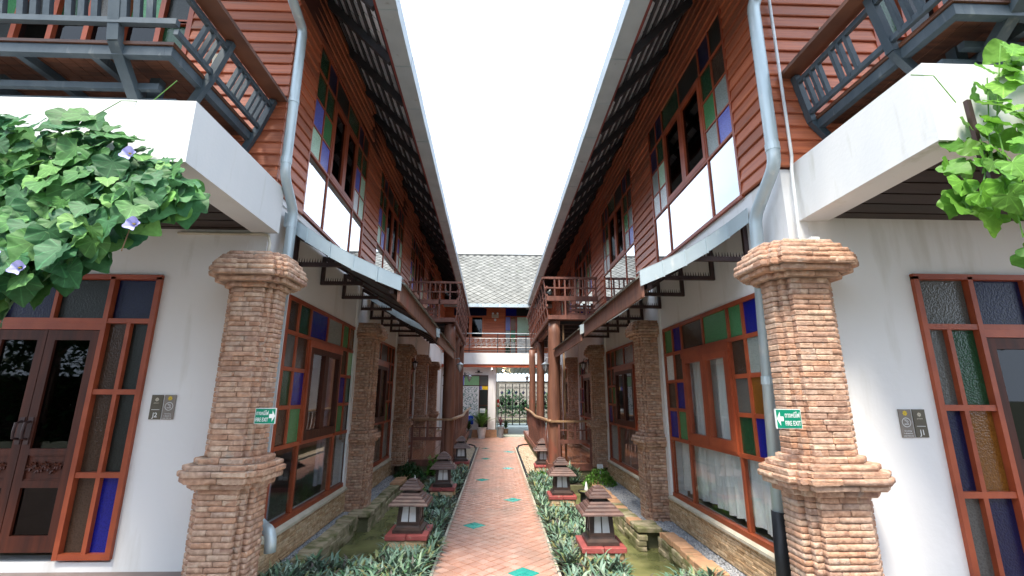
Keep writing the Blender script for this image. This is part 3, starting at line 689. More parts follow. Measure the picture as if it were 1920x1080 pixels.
spL = dict(label='white and red-wood guesthouse left of the path, with door plate J2',
    wins=[[4.36, 4.62, 4.93, 5.47, 6.02, 6.31, 6.62], [7.12, 7.4, 7.7, 8.23, 8.78, 9.07, 9.35], [10.0, 10.25, 10.5, 10.95, 11.4, 11.65, 11.9], [12.55, 12.8, 13.0, 13.4, 13.85, 14.1, 14.35]],
    zs=[.45, 1.12, 1.48, 1.84, 2.19, 2.52],
    ups=[[4.36, 4.65, 4.93, 5.9, 6.15, 6.42], [7.25, 7.53, 7.81, 8.85, 9.1, 9.4], [10.4, 10.7, 11, 12, 12.3, 12.6], [13.4, 13.7, 14, 15, 15.3, 15.6]], zu=[3.40, 4.08, 4.41, 4.75, 5.09, 5.42],
    cols=[dict(top=TOPL, s=[['grey', 'dgreen', 'brown'], ['brown', 'blue', 'green'], ['brown', 'blue', 'green'], ['lgreen', 'dgreen', 'brown']]),
          dict(top=['brown', 'dgreen', 'grey', 'dark', 'brown', 'dgreen'], s=[['grey', 'brown', 'dgreen'], ['brown', 'grey', 'green'], ['navy', 'brown', 'green'], ['dgreen', 'grey', 'navy']])]*2,
    ucols=[['dgreen', 'dgreen', 'vblue', 'mint'], ['navy', 'dgreen', 'green', 'vblue'], ['navy', 'dgreen', 'vblue', 'white'], ['dark', 'dgreen', 'mint', 'mint']],
    cur=None, door=(-2.85, -.82), dz=(.42, 2.56), dcols=(-.83, -1.01, -1.195), drows=(.44, 1.0, 1.615, 2.18, 2.55),
    dglass=[['dark', 'dark', 'blue'], ['brown', 'brown', 'brown'], ['navy', 'dark']], roof0=2.1, slab0=2.55, slabd=.09, slabz=(2.96, 3.375), porch=-.06)
spR = dict(label='white and orange-wood guesthouse right of the path, with door plate J1',
    wins=[[3.70, 3.98, 4.25, 4.80, 5.38, 5.66, 5.95], [6.78, 7.06, 7.34, 7.95, 8.55, 8.87, 9.18], [9.9, 10.2, 10.5, 11.1, 11.7, 12.05, 12.38], [12.9, 13.2, 13.5, 14.1, 14.7, 15.1, 15.4]],
    zs=[.435, 1.09, 1.44, 1.78, 2.12, 2.445],
    ups=[[3.73, 4.01, 4.27, 5.41, 5.67, 5.93], [6.88, 7.16, 7.43, 8.5, 8.77, 9.02], [10.2, 10.5, 10.8, 11.9, 12.2, 12.5], [13.2, 13.5, 13.8, 14.9, 15.2, 15.5]], zu=[3.36, 4.01, 4.33, 4.67, 5.02, 5.39],
    cols=[dict(top=TOPR, s=[['clear', 'amber', 'blue'], ['brown', 'grey', 'dgreen'], ['brown', 'blue', 'green'], ['white', 'brown', 'blue']]),
          dict(top=['blue', 'brown', 'brown', 'dgreen', 'dgreen', 'navy'], s=[['brown', 'blue', 'green'], ['dgreen', 'dgreen', 'brown'], ['grey', 'green', 'brown'], ['brown', 'dgreen', 'blue']])]*2,
    ucols=[['dark', 'brown', 'clear', 'vblue'], ['navy', 'dgreen', 'green', 'clear'], ['navy', 'dgreen', 'mint', 'white'], ['dark', 'navy', 'clear', 'white']],
    cur=(m_cur, 'long white curtain behind the large coloured-glass window on the right'), door=(-3.0, -.88), dz=(.36, 2.48), dcols=(-.895, -1.07, -1.30), drows=(.38, .965, 1.53, 2.10, 2.475),
    dglass=[['grey', 'navy', 'grey'], ['dgreen', 'amber', 'navy'], ['grey', 'navy']], roof0=1.9, slab0=2.065, slabd=-.096, slabz=(2.91, 3.378), porch=-.12)
ghL = guesthouse(SL, spL); ghR = guesthouse(SR, spR)
MB(SL.P).box(.0, .012, SL.yF, YEND, 3.30, 3.36).build('wall_trim', m_white, ghL)
curtain_obj(SL, 4.42, 4.62, .5, 2.1, m_curp, 'narrow grey-purple curtain inside the near end of the left coloured-glass window')
curtain_obj(SL, 5.75, 5.98, .55, 2.1, m_curp, 'grey-purple curtain hanging inside the casement of the left coloured-glass window')

# ------------------------------------------------------------ brick pillars
def pillar(c, a, zs, fl, label, near=True, z0=.1, ch=.0372, ay=None, back=None):
    """redented brick pillar. zs=(base_top, band_wide, shaft_bot, cap_start, cap_wide, cap_top)"""
    root = empty('brick_pillar', (c[0], c[1], z0), label, 'pillar', 'stepped brick pillars along the guesthouses')
    st = a*.2; b0, bw, sb, cs, cw, ct = zs
    def flare(z):
        def tri(z, lo, mid, hi, f):
            if z < lo or z > hi: return 0
            t = (z-lo)/(mid-lo) if z < mid else (hi-z)/(hi-mid)
            return f*math.sin(min(1, max(0, t))*math.pi/2)**1.15
        return tri(z, b0, bw, sb, fl)+tri(z, cs, cw, ct+.05, fl*1.08)
    its = []
    z = z0; k = 0
    core = MB()
    while z < ct-.004:
        h = ch*random.uniform(.93, 1.07)*(1.0 if not (b0 < z < sb or z > cs) else 1.05); zc = z+h/2; f = flare(zc); wb = .022 if zc < b0+.06 else 0; A0 = a+max(f, wb); B0 = (ay or a)+max(f, wb)
        mould = f > .012; ms = BMr if mould else BM
        bd = .075+f*.9
        # faces: rotate local
        for q in range(4):
            rz = q*math.pi/2; cs_, sn = math.cos(rz), math.sin(rz); A, B = (A0, B0) if q % 2 == 0 else (B0, A0)
            def put(x0, x1, yf):
                ln = x1-x0-(.002 if mould else .004); lx = (x0+x1)/2; j = random.uniform(-.0012, .0012) if mould else random.uniform(-.003, .003); ly = yf+bd/2+j
                its.append((random.choice(ms), (c[0]+lx*cs_-ly*sn, c[1]+lx*sn+ly*cs_, zc), (ln, bd, h-(.002 if mould else .0042)), rz))
            m_ = A-2*st
            L_ = 2*m_
            # central run
            cut = [-m_]
            if L_ < .17: cut += [m_]
            else:
                cut += [(-m_*.25+random.uniform(-.05, .05)) if k % 2 else (m_*.3+random.uniform(-.05, .05)), m_]
                if random.random() < (.2 if not mould else 0): cut.insert(1, (cut[0]+cut[1])/2)
            for u, v in zip(cut[:-1], cut[1:]): put(u, v, -B)
            put(m_, A-st, -B+st); put(-(A-st), -m_, -B+st); put(A-st, A, -B+2*st); put(-A, -(A-st), -B+2*st)
        i_ = .011; A, B = A0, B0
        core.frust(c, z, z+h, A-2*st-i_, A-2*st-i_, B-i_, B-i_).frust(c, z+.0005, z+h-.0005, A-st-i_, A-st-i_, B-st-i_, B-st-i_).frust(c, z+.001, z+h-.001, A-i_, A-i_, B-2*st-i_, B-2*st-i_)
        z += h; k += 1
    core.build('mortar_core', m_mort, root)
    if back: its = [i for i in its if back(i[1])]
    def pref(it):
        d = Vector(it[1])-CAM; cx = Vector((c[0], c[1], it[1][2])); n = Vector(it[1])-cx; n.z = 0
        vis = n.normalized().dot((CAM-Vector(it[1])).normalized())
        return (0 if vis > .05 else 50)+d.length+abs(it[1][2]-1.6)*.15
    place_all('brick', its, root, 300 if near else 0, m_brick, pref)
    return root
pillar((-1.91, 3.60), .190, (.93, 1.065, 1.18, 2.40, 2.52, 2.67), .105, 'broad dark red brick pillar at the left building corner, beside the J2 door plate', z0=.33, ay=.15)
pillar((2.125, 3.10), .22, (.975, 1.11, 1.24, 2.38, 2.50, 2.64), .115, 'broad pale orange brick pillar at the right building corner, beside the J1 door plate', z0=.30, ay=.15)
for S, ys, nm in ((SL, (6.80, 9.68, 12.15, 14.7), 'left'), (SR, (6.28, 9.48, 12.6, 15.7), 'right')):
    words = ['second', 'third', 'fourth', 'farthest']
    for k, y in enumerate(ys):
        p = S.P(.12, y, 0)
        pillar((p[0], p[1]), .165, (.93, 1.04, 1.14, 2.36, 2.46, 2.60), .085, '%s brick pillar from the camera on the %s corridor wall%s' % (words[k], nm, ', rising from the gravel' if k == 0 else ''), near=False, z0=.08 if k == 0 else .25,
               ch=.0372 if k < 2 else .05, back=(lambda q, S=S: (q[0]-S.P(0, q[1], 0)[0])*S.sgn > -.05))
        # slim white pilaster strip beside each pillar
        MB(S.P).box(0, .03, y-.27, y-.15, .37, 3.3).build('pilaster', m_white, ghL if S is SL else ghR)

# ------------------------------------------------------------ lean-to canopies
def canopy(S, y0, y1, dE, zw, ze, brs, zbar, label, verge_h=.128):
    root = empty('lean_to_canopy', S.P(.5, (y0+y1)/2, ze), label, 'canopy', 'small tiled canopies over the corridor windows')
    def zc(d): t = (d-.03)/(dE-.03); return zw+(ze-zw)*t-.05*math.sin(math.pi*t)
    ds = [.03+(dE-.03)*i/6 for i in range(7)]
    top = [(d, zc(d)) for d in ds]
    MB(S.P).prismy(top+[(d, z-.03) for d, z in top[::-1]], y0+.03, y1).build('roof_deck', m_dark, root)
    # tiles: rows
    tm = MB().frust((0, 0), -.5, .5, .5, .5).mesh('roof_tile'); tm.materials.append(m_rooft)
    ang = math.atan2(zw-ze, dE-.03)*S.sgn
    for r in range(7):
        d = dE+.03-r*(dE/7)-.06
        if d < .08: break
        y = y0+.04+(.055 if r % 2 else 0)
        while y < y1-.03:
            if r < 4 or True:
                piece('roof_tile', tm, S.P(d, y+.055, zc(min(d, dE))+.018+.004*(r % 2)), (.19, .102, .016), (0, ang+.06*S.sgn, 0), root)
            y += .11
    # verge flashing (sections)
    for k in range(5):
        a, b = top[k] if k == 0 else ((ds[0]+(ds[-1]-ds[0])*k/5), 0), None
        da = ds[0]+(dE+.02-ds[0])*k/5; db = ds[0]+(dE+.02-ds[0])*(k+1)/5
        q = .004*(k % 2)
        MB(S.P).prismy([(da, zc(da)+.045), (da, zc(da)-verge_h+.04), (db+.004, zc(db)-verge_h+.04), (db+.004, zc(db)+.045)], y0-.012-q, y0+.004).build('verge_flashing', m_galv, root)
        MB(S.P).prismy([(da, zc(da)+.05), (da, zc(da)+.044), (db, zc(db)+.044), (db, zc(db)+.05)], y0-.012-q, y0+.10).build('verge_flashing', m_galv, root)
        if k: MB(S.P).prismy([(da-.006, zc(da)+.05), (da-.006, zc(da)-verge_h+.035), (da+.008, zc(da)-verge_h+.035), (da+.008, zc(da)+.05)], y0-.022, y0-.014).build('flashing_seam', m_galv, root)
    # eave fascia
    MB(S.P).box(dE-.01, dE+.014, y0+.01, y1, ze-.185, ze-.005).build('fascia', m_log, root)
    MB(S.P).bar((dE-.07, y0+.05, ze-.075), (dE-.07, y1, ze-.075), .04, .06).build('eave_beam', m_steel, root)
    for yb in brs:
        b = MB(S.P); b.box(.002, .04, yb-.018, yb+.018, zbar-.02, zc(.05)-.03).build('bracket_post', m_steel, root)
        dB = dE-.28
        dj = dE*.99
        for i in range(40):
            if zc(.04+i*dE/40)-.05 < zbar+.03: dj = .04+i*dE/40; break
        MB(S.P).box(.041, dj+.02, yb-.018, yb+.018, zbar-.02, zbar+.02).build('bracket_bar', m_steel, root)
        MB(S.P).bar((.04, yb, zc(.04)-.062), (dE-.06, yb, zc(dE-.06)-.062), .034, .05).build('rafter', m_steel, root)
        sp = MB(S.P); d = .06
        while d < dj-.05:
            sp.add([(d-.006, yb-.004, zbar+.02), (d+.006, yb-.004, zbar+.02), (d+.006, yb+.004, zbar+.02), (d-.006, yb+.004, zbar+.02), (d+random.uniform(-.004, .004), yb, zbar+.068)], [(0, 1, 4), (1, 2, 4), (2, 3, 4), (3, 0, 4)]); d += .026
        sp.build('spikes', m_spike, root, kind='stuff')
    return root
canopy(SL, 4.0, 6.85, 1.11, 3.19, 2.60, (4.33, 5.09, 5.86, 6.67), 2.835, 'nearest small tiled canopy with pale metal verge on the left wall')
canopy(SL, 7.05, 10.1, 1.13, 3.15, 2.56, (7.3, 8.05, 8.8, 9.5), 2.80, 'second small tiled canopy on the left wall, ending at the log post')
canopy(SR, 3.66, 6.25, .99, 3.16, 2.59, (3.76, 4.42, 5.19, 5.97), 2.77, 'nearest small tiled canopy with pale metal verge on the right wall')
canopy(SR, 6.45, 9.45, 1.0, 3.12, 2.55, (6.75, 7.45, 8.15, 8.9), 2.74, 'second small tiled canopy on the right wall, ending at the log post')

# ------------------------------------------------------------ downpipes, conduits
def pipe(name, pts, r, mat, label, joints=(), extra=None):
    root = empty(name, pts[-1], label, 'drainpipe', 'galvanised corner drainpipes')
    # round off bends
    P = [Vector(p) for p in pts]; Q = [P[0]]
    for i in range(1, len(P)-1):
        a = (P[i-1]-P[i]); b = (P[i+1]-P[i]); k = min(.07, a.length*.4, b.length*.4); a.normalize(); b.normalize()
        for t in (0, .33, .67, 1): Q.append((P[i]+a*k)*(1-t)**2+P[i]*2*t*(1-t)+(P[i]+b*k)*t*t)
    Q.append(P[-1]); MB().tube(Q, r, 16).build('pipe', mat, root, smooth=True)
    for p, q in joints: MB().tube([p, q], r*1.1, 16).build('pipe_joint', m_galv, root, smooth=False)
    return root
dp = pipe('downpipe', [(-1.87, 3.25, 5.1), (-1.87, 3.68, 4.95), (-1.865, 3.68, 3.46), (-1.872, 3.93, 3.22), (-1.874, 3.93, .66), (-1.80, 3.92, .60), (-1.735, 3.88, .585), (-1.705, 3.86, .53), (-1.70, 3.855, .44)], .042, m_galv, 'galvanised drainpipe running down the corner behind the left brick pillar',
    [((-1.868, 3.68, 4.2), (-1.868, 3.68, 4.16)), ((-1.866, 3.68, 3.62), (-1.866, 3.68, 3.56)), ((-1.874, 3.93, 3.1), (-1.874, 3.93, 3.06)), ((-1.80, 3.92, .60), (-1.83, 3.93, .615)), ((-1.874, 3.93, .78), (-1.874, 3.93, .7))])
dp2 = pipe('downpipe', [(2.16, 2.9, 4.95), (2.09, 3.08, 4.78), (2.10, 3.1, 3.33), (2.09, 3.42, 3.03), (2.02, 3.5, .2)], .048, m_galv, 'stained galvanised drainpipe with black foot beside the right brick pillar',
    [((2.10, 3.1, 3.5), (2.10, 3.1, 3.44)), ((2.085, 3.425, 2.78), (2.084, 3.427, 2.72)), ((2.058, 3.455, 1.75), (2.056, 3.458, 1.69))])
MB().tube([(2.0348, 3.483, .80), (2.018, 3.502, .12)], .055, 16).build('foot_sleeve', m_iron, dp2, smooth=True)
MB().tube([(2.28, 3.14, 5.0), (2.27, 3.14, 3.42), (2.24, 3.12, 3.30), (2.22, 3.12, 2.75), (2.24, 3.1, 2.66)], .012, 8).build('white_conduit', m_swhite, smooth=True, label='thin white conduit running down the right corner beside the wood siding', cat='conduit')
MB().tube([(-2.75, 3.78, 2.945), (-2.05, 3.78, 2.945), (-1.98, 3.77, 2.93), (-1.955, 3.76, 2.86), (-1.955, 3.74, 2.65)], .012, 8).build('cream_conduit', m_cream, smooth=True, label='thin cream conduit under the left balcony slab bending down to the pillar', cat='conduit')
MB().tube([(2.10, 3.42, .3), (2.11, 3.4, .45), (2.14, 3.44, .5), (2.17, 3.46, .2)], .010, 8).build('white_hose', m_swhite, smooth=True, label='short white pipe end at the foot of the right pillar', cat='pipe')
bx = MB().box(2.20, 2.26, 2.97, 3.02, 2.645, 2.70); bx.build('cctv_box', m_swhite, label='small white junction box on top of the right brick pillar', cat='box')

# ------------------------------------------------------------ metal balconies
def balcony(S, xs, yc, yw, zk, ztop, zbase, label):
    """xs: d at (bottom, kink, top) of the side posts; yc: front corner y; yw: wall y"""
    db, dk, dt = xs; zd = zk
    root = empty('metal_balcony', S.P(dk-1, yw-.5, zbase), label, 'balcony', 'slate-grey metal balconies over the white slabs')
    yfb, yfk, yft = yc+.12, yc, yc-.16
    # deck frame
    MB(S.P).box(dk-.05, dk, yc, yw, zd-.075, zd-.005).build('edge_beam', m_bal, root); MB(S.P).box(BACK, dk-.051, yc, yc+.05, zd-.075, zd-.005).build('edge_beam', m_bal, root)
    d = dk-.02
    MB(S.P).box(dk-.10, dk+.012, yc-.012, yw, zd, zd+.022).build('deck_board', m_rail, root)
    MB(S.P).box(BACK, dk-.101, yc-.012, yc+.09, zd, zd+.022).build('deck_board', m_rail, root)
    k = 0; d = dk-.11
    while d > BACK+.1:
        MB(S.P).box(d-.095, d, yc+.095, yw, zd, zd+.02).build('deck_board', m_deckw, root); d -= .1
    for dd in [dk-.55-.5*i for i in range(5)]: MB(S.P).box(dd-.025, dd+.025, yc+.05, yw, zd-.065, zd-.004).build('joist', m_bal, root)
    # lower frame
    MB(S.P).box(db-.06, db-.0, yc+.2, yw, zbase, zbase+.045).box(BACK, db-.061, yc+.2, yc+.25, zbase, zbase+.045).build('base_beam', m_bal, root)
    MB(S.P).box(BACK, db-.1, yc+.15, yc+.19, zbase+.085, zbase+.13).build('cross_beam', m_bal, root)
    # side posts
    n = 2 if S.sgn > 0 else 2
    for y in [yw-.045, yw-.045-(yw-yc-.05)*.5*1.0*(1.55 if S.sgn > 0 else 1.9) if 0 else (yw+yc)/2-(.20 if S.sgn > 0 else .22)]:
        MB(S.P).bar((dt, y, ztop), (dk+.028, y, zk-.01), .045, .055).bar((dk+.028, y, zk-.005), (db-.02, y, zbase+.06), .045, .055).build('post', m_bal, root)
    # front posts
    for d in (dk-.36, dk-1.45, dk-2.3):
        MB(S.P).bar((d, yft, ztop+.35), (d, yfk-.028, zk+.0), .075, .05).bar((d, yfk-.028, zk+.005), (d+.02, yfb+.08, zbase+.03), .075, .05).build('post', m_bal, root)
        MB(S.P).bar((d+.09, yfb+.15, zk-.07), (d+.09, yfb+.15, 3.378), .07, .06).build('stub_post', m_bal, root)
    # rails on the side
    def at(t, z):  # d on the leaning plane
        return dk+.028+(dt-dk-.028)*(z-zk)/(ztop-zk)
    zl, zu = zk+.06, ztop-.06
    MB(S.P).bar((at(0, zl), yc-.06, zl), (at(0, zl), yw-.05, zl), .03, .038).build('rail', m_bal, root); MB(S.P).bar((at(0, zu), yc-.12, zu), (at(0, zu), yw-.05, zu), .03, .038).build('rail', m_bal, root)
    MB(S.P).bar((dt+.03, yc-.2, ztop+.03), (dt+.03, yw-.0, ztop+.03), .15, .032).build('handrail', m_rail, root)
    ys = [yw-.14, yw-.21, yw-.28, yw-.42, yw-.49, yw-.56]; ym = (yw+yc)/2-(.20 if S.sgn > 0 else .22); ys = [q for q in ys if q > ym+.06]+[ym-.1, ym-.17, ym-.24]
    for y in ys: MB(S.P).bar((at(0, zl), y, zl), (at(0, zu), y, zu), .026, .034).build('baluster', m_bal, root)
    # front rails and balusters (taller)
    zl = zk+.13; yl = yc-.028-.03
    MB(S.P).bar((BACK, yl, zl), (dk+.05, yl, zl), .04, .042).build('rail', m_bal, root)
    MB(S.P).bar((BACK, yft, ztop+.33), (dt, yft, ztop+.33), .04, .045).build('rail', m_bal, root)
    MB(S.P).bar((BACK, yft-.02, ztop+.38), (dt+.03, yft-.02, ztop+.38), .11, .032).build('handrail', m_rail, root)
    d = dk-.15
    pat = [0, .085, .17, .42+.0, .505, .59]
    base = [-.13, -.215, -.30, -.49, -.575, -.66, -.80, -.885, -.97, -1.1, -1.185, -1.27, -1.6, -1.685, -1.77, -1.95, -2.03, -2.12]
    for q in base: MB(S.P).bar((dk+q, yl, zl), (dk+q, yft, ztop+.33), .042, .032).build('baluster', m_bal, root)
    return root
balcony(SL, (-.30, -.235, -.085), 2.69, 3.79, 3.89, 4.23, 3.58, 'slate-grey metal balcony with brown handrail above the left white slab and vine')
balcony(SR, (-.40, -.31, -.20), 2.02, 3.19, 3.74, 4.14, 3.50, 'slate-grey metal balcony with brown handrail above the right white slab')

# ------------------------------------------------------------ verandas with log posts
def veranda(S, y0, dE, posts, rp, balz, label, y1=18.3, bend=14.6):
    root = empty('veranda', S.P(.6, (y0+y1)/2, 0), label, 'veranda', 'timber verandas on log posts')
    zd = .30
    MB(S.P).box(.0, dE, y0, y1, -.2, zd-.02).build('deck_base', m_pond, root)
    MB(S.P).box(.012, dE+.03, y0-.02, y0+.02, zd-.13, zd-.005).build('deck_beam', m_ver, root)
    MB(S.P).box(dE, dE+.03, y0+.02, y1, zd-.13, zd-.005).build('deck_beam', m_ver, root)
    tm = MB().frust((0, 0), -.5, .4, .5, .5).frust((0, 0), .4, .5, .5, .48).mesh('floor_tile'); tm.materials.append(m_vfloor)
    y = y0+.02
    while y < y1-.2:
        d = .01
        while d < dE-.05:
            wd = min(.2, dE-d); piece('floor_tile', tm, S.P(d+wd/2, y+.1, zd-.01), (wd-.006, .194, .02), None, root); d += .2
        y += .2
    for k, y in enumerate(posts):
        r = rp if k == 0 else rp*.82; x = dE-.13; pts = []; rs = []
        for i in range(13):
            t = i/12; pts.append(S.P(x+.018*math.sin(t*4+k), y+.012*math.sin(t*5+k*2), -.1+t*(balz+.05))); rs.append(r*(1.06-.12*t+.035*math.sin(t*17+k*3)))
        MB().tube(pts, rs, 14).build('log_post', m_log, root, smooth=True)
    # balcony floor
    MB(S.P).box(.05, dE-.03, y0+.05, bend, balz+.02, balz+.07).build('balcony_floor', m_ver, root)
    MB(S.P).box(.04, dE, y0-.06, y0, balz-.03, balz+.06).build('floor_beam', m_ver, root)
    MB(S.P).bar((dE-.02, y0, balz), (dE-.02, bend, balz), .05, .10).build('floor_beam', m_ver, root)
    yj = y0+.5
    while yj < bend: MB(S.P).box(.04, dE-.06, yj-.03, yj+.03, balz-.06, balz+.018).build('joist', m_dark, root); yj += .6
    MB(S.P).bar((dE-.12, posts[0], balz-.08), (dE-.12, bend, balz-.08), .1, .12).build('bearer', m_ver, root)
    # front balcony railing
    zt = balz+.88; dT = dE+.09
    MB(S.P).bar((.06, y0, zt), (dT, y0, zt), .05, .045).build('handrail', m_ver, root)
    MB(S.P).bar((.06, y0, zt-.22), (dT-.02, y0, zt-.22), .035, .03).build('rail', m_ver, root)
    MB(S.P).bar((.06, y0+.02, zt-.45), (dT-.07, y0+.02, zt-.45), .07, .10).build('bench_beam', m_ver, root)
    MB(S.P).box(.1, dT-.1, y0+.06, y0+.35, zt-.42, zt-.395).build('bench_seat', m_ver, root)
    for k in range(5):
        d = .1+(dE-.25)*k/4
        MB(S.P).bar((d, y0-.0, balz+.06 if k in (1, 3) else zt-.4), (d, y0, zt-.02), .032, .03).build('baluster', m_ver, root)
        if k < 4: MB(S.P).bar((d+.12, y0-.0, zt-.22), (d+.12, y0, zt-.02), .025, .024).build('baluster', m_ver, root)
    # low slatted box on the balcony
    for k in range(3): MB(S.P).box(.1, dE*.62, y0+.12, y0+.14, balz+.09+k*.085, balz+.14+k*.085).build('bench_slat', m_ver, root)
    for k in range(4): MB(S.P).box(.14+k*dE*.15, .19+k*dE*.15, y0+.142, y0+.16, balz+.07, balz+.35).build('bench_slat', m_ver, root)
    # flared side railing, upper
    MB(S.P).bar((dT, y0-.02, zt), (dT, bend, zt), .07, .035).build('handrail', m_ver, root)
    y = y0+.08; k = 0
    while y < bend:
        pr = [(dE-.01, balz+.03), (dE+.03, balz+.3), (dE+.035, balz+.5), (dT-.01, zt-.02)]
        b = MB(S.P)
        for (a0, c0), (a1, c1) in zip(pr[:-1], pr[1:]): b.bar((a0, y, c0), (a1, y, c1), .022, .085, (0, 1, 0))
        b.build('slat', m_ver, root); y += .50
    for z_ in (balz+.28, balz+.5, zt-.2):
        MB(S.P).bar((dE+.015, y0, z_), (dE+.015+(.03 if z_ > balz+.4 else 0), bend, z_), .03, .045).build('rail', m_ver, root)
    # ground railing: front
    zr = 1.10
    MB(S.P).bar((.28, y0-.02, zr), (dE-.02, y0-.02, zr), .045, .04).build('handrail', m_hand, root)
    for z_, h in ((.93, .022), (.71, .07)): MB(S.P).bar((.33, y0, z_), (dE-.2, y0, z_), .03, h).build('rail', m_ver, root)
    for d in (.32, .32+(dE-.52)/2, dE-.19):
        MB(S.P).box(d-.022, d+.022, y0-.02, y0+.02, (.30 if d != .32+(dE-.52)/2 else .71), 1.08).build('baluster', m_ver, root)
    if 1:
        for q in (.25, .75): MB(S.P).box(.32+(dE-.52)*q-.012, .32+(dE-.52)*q+.012, y0-.012, y0+.012, .74, .93).build('baluster', m_ver, root)
    # ground railing: flared side planks with a worn handrail curving outwards
    hp = []
    for i in range(15):
        t = i/14; hp.append(S.P(dE-.02+.12*min(1, t*3.5)**.7+.02*math.sin(t*9), y0-.02+t*6.2, zr+.015*math.sin(t*11)+.10*t**2))
    MB().tube(hp, .034, 8).build('handrail', m_hand, root, smooth=True)
    y = y0+.3; k = 0
    while y < y0+6.0:
        t = (y-y0)/6.2; top = .10*min(1, t*3.5)**.7
        b = MB(S.P); pr = [(dE-.01, .14), (dE+.0, .45), (dE+.02+top*.5, .8), (dE-.02+top, 1.08+.08*t*t)]
        for (a0, c0), (a1, c1) in zip(pr[:-1], pr[1:]): b.bar((a0, y, c0), (a1, y, c1), .024, .12+.02*math.sin(k*2.1), (0, 1, 0))
        b.build('plank', m_ver, root); y += .24 if k % 3 else .30; k += 1
    return root
veranda(SL, 10.1, 1.16, (10.32, 12.3, 14.35), .135, 3.22, 'timber veranda with log posts and flared railings on the left side of the yard')
veranda(SR, 9.5, 1.14, (9.62, 12.8, 15.9), .135, 3.20, 'timber veranda with log posts and flared railings on the right side of the yard', bend=14.8)

# ------------------------------------------------------------ pebble beds beside the verandas
for S, y0, x0, xe in ((SL, 10.4, -1.02, -.62), (SR, 9.6, 1.06, .63)):
    sg = -S.sgn; a, b = sorted((x0, xe))
    strip('pebble_bed', a, b, y0, 15.9, -.03, m_pond, .2)
    pts = [(xe, y0, .01), (xe, 14.6, .01), (xe-S.sgn*-.0-S.sgn*.08, 15.5, .01), (xe-S.sgn*.22, 15.85, .01), (x0-S.sgn*.0, 15.95, .01)]
    MB().tube(pts, .028, 8).build('bed_kerb', m_iron, smooth=True, kind='structure')
stones('pebbles', [(-1.02, -.64, 10.4, 15.8)], -.02, .012, .024, 2600, m_pebble, 'tan pebbles in the curved bed beside the left veranda', 'pebbles')
stones('pebbles', [(.66, 1.06, 9.6, 15.8)], -.02, .012, .024, 2600, m_pebble, 'tan pebbles in the curved bed beside the right veranda', 'pebbles')

# ------------------------------------------------------------ garden lanterns on brick plinths
def lantern(x, y, z, s, label):
    root = empty('garden_lantern', (x, y, z), label, 'lantern', 'wooden pagoda lanterns along the path')
    c = (x, y)
    MB().frust(c, z, z+.03*s, .155*s, .155*s).frust(c, z+.03*s, z+.05*s, .155*s, .125*s).frust(c, z+.05*s, z+.072*s, .125*s, .118*s).build('base', m_lan, root)
    zb, zt = z+.072*s, z+.270*s; ab, at_ = .118*s, .104*s
    for sx in (-1, 1):
        for sy in (-1, 1): MB().bar((x+sx*(ab-.01), y+sy*(ab-.01), zb), (x+sx*(at_-.008), y+sy*(at_-.008), zt), .026*s, .026*s, (0, 1, 0)).build('corner_post', m_lan, root)
    for q in range(4):
        a = q*math.pi/2; rr = lambda u, v, zz: (x+u*math.cos(a)-v*math.sin(a), y+u*math.sin(a)+v*math.cos(a), zz)
        b0, b1 = ab-.010*s, at_-.010*s
        MB(rr).add([(-b0*.80, -b0, zb+.03*s), (b0*.80, -b0, zb+.03*s), (b1*.80, -b1, zt-.02*s), (-b1*.80, -b1, zt-.02*s)], [(0, 1, 2, 3)]).build('glass_panel', m_lang, root)
        fr = MB(rr)
        e = .004
        fr.bar((0, -b0-e, zb+.02*s), (0, -b1-e, zt-.01*s), .010*s, .008*s, (0, 1, 0))
        fr.bar((-b0, -b0-e, zb+.014*s), (b0, -b0-e, zb+.014*s), .02*s, .03*s); fr.bar((-b1, -b1-e, zt-.008*s), (b1, -b1-e, zt-.008*s), .02*s, .026*s)
        for sg in (-1, 1): fr.bar((sg*b0*.86, -b0-e, zb+.02*s), (sg*b1*.86, -b1-e, zt-.01*s), .028*s, .01*s, (0, 1, 0))
        fr.build('panel_frame', m_lan, root)
    zz = zt; 
    for k, (a0, h) in enumerate(((.205, .022), (.172, .022), (.14, .022), (.112, .02))):
        MB().frust(c, zz, zz+h*s*.55, a0*s, a0*s*.985).frust(c, zz+h*s*.55, zz+h*s*1.25, a0*s*.985, (a0-.014)*s).build('roof_tier', m_lanr, root); zz += h*s*1.27
    MB().frust(c, zz, zz+.032*s, .07*s, .07*s).build('neck', m_lan, root); zz += .032*s
    for k, a0 in enumerate((.115, .092, .07, .046)):
        MB().frust(c, zz, zz+.011*s, a0*s, a0*s*.98).frust(c, zz+.011*s, zz+.026*s, a0*s*.98, (a0-.010)*s if k < 3 else .006).build('roof_tier', m_lanr, root); zz += .0265*s
    return root
def plinth(x, y, zt, a, label):
    root = empty('lantern_plinth', (x, y, 0), label, 'plinth', 'red-topped brick plinths under the lanterns')
    MB().box(x-a*.78, x+a*.78, y-a*.78, y+a*.78, -.1, zt-.05).build('mortar_core', m_mort2, root)
    for k, sx in enumerate((-1, 1)):
        piece('cap_brick', unit_redR, (x+sx*a/2, y, zt-.024), (a-.004, 2*a, .052), None, root)
    for k in range(3):
        z = zt-.085-k*.062
        for q in range(4):
            rz = q*math.pi/2; cuts = [-.86, .1, .86] if (k+q) % 2 else [-.86, -.25, .86]
            for u, v in zip(cuts[:-1], cuts[1:]):
                lx = (u+v)/2*a; ly = -.80*a; piece('brick', BMp[(k+q) % 3], (x+lx*math.cos(rz)-ly*math.sin(rz), y+lx*math.sin(rz)+ly*math.cos(rz), z), ((v-u)*a-.006, .05, .056), (0, 0, rz), root)
    return root
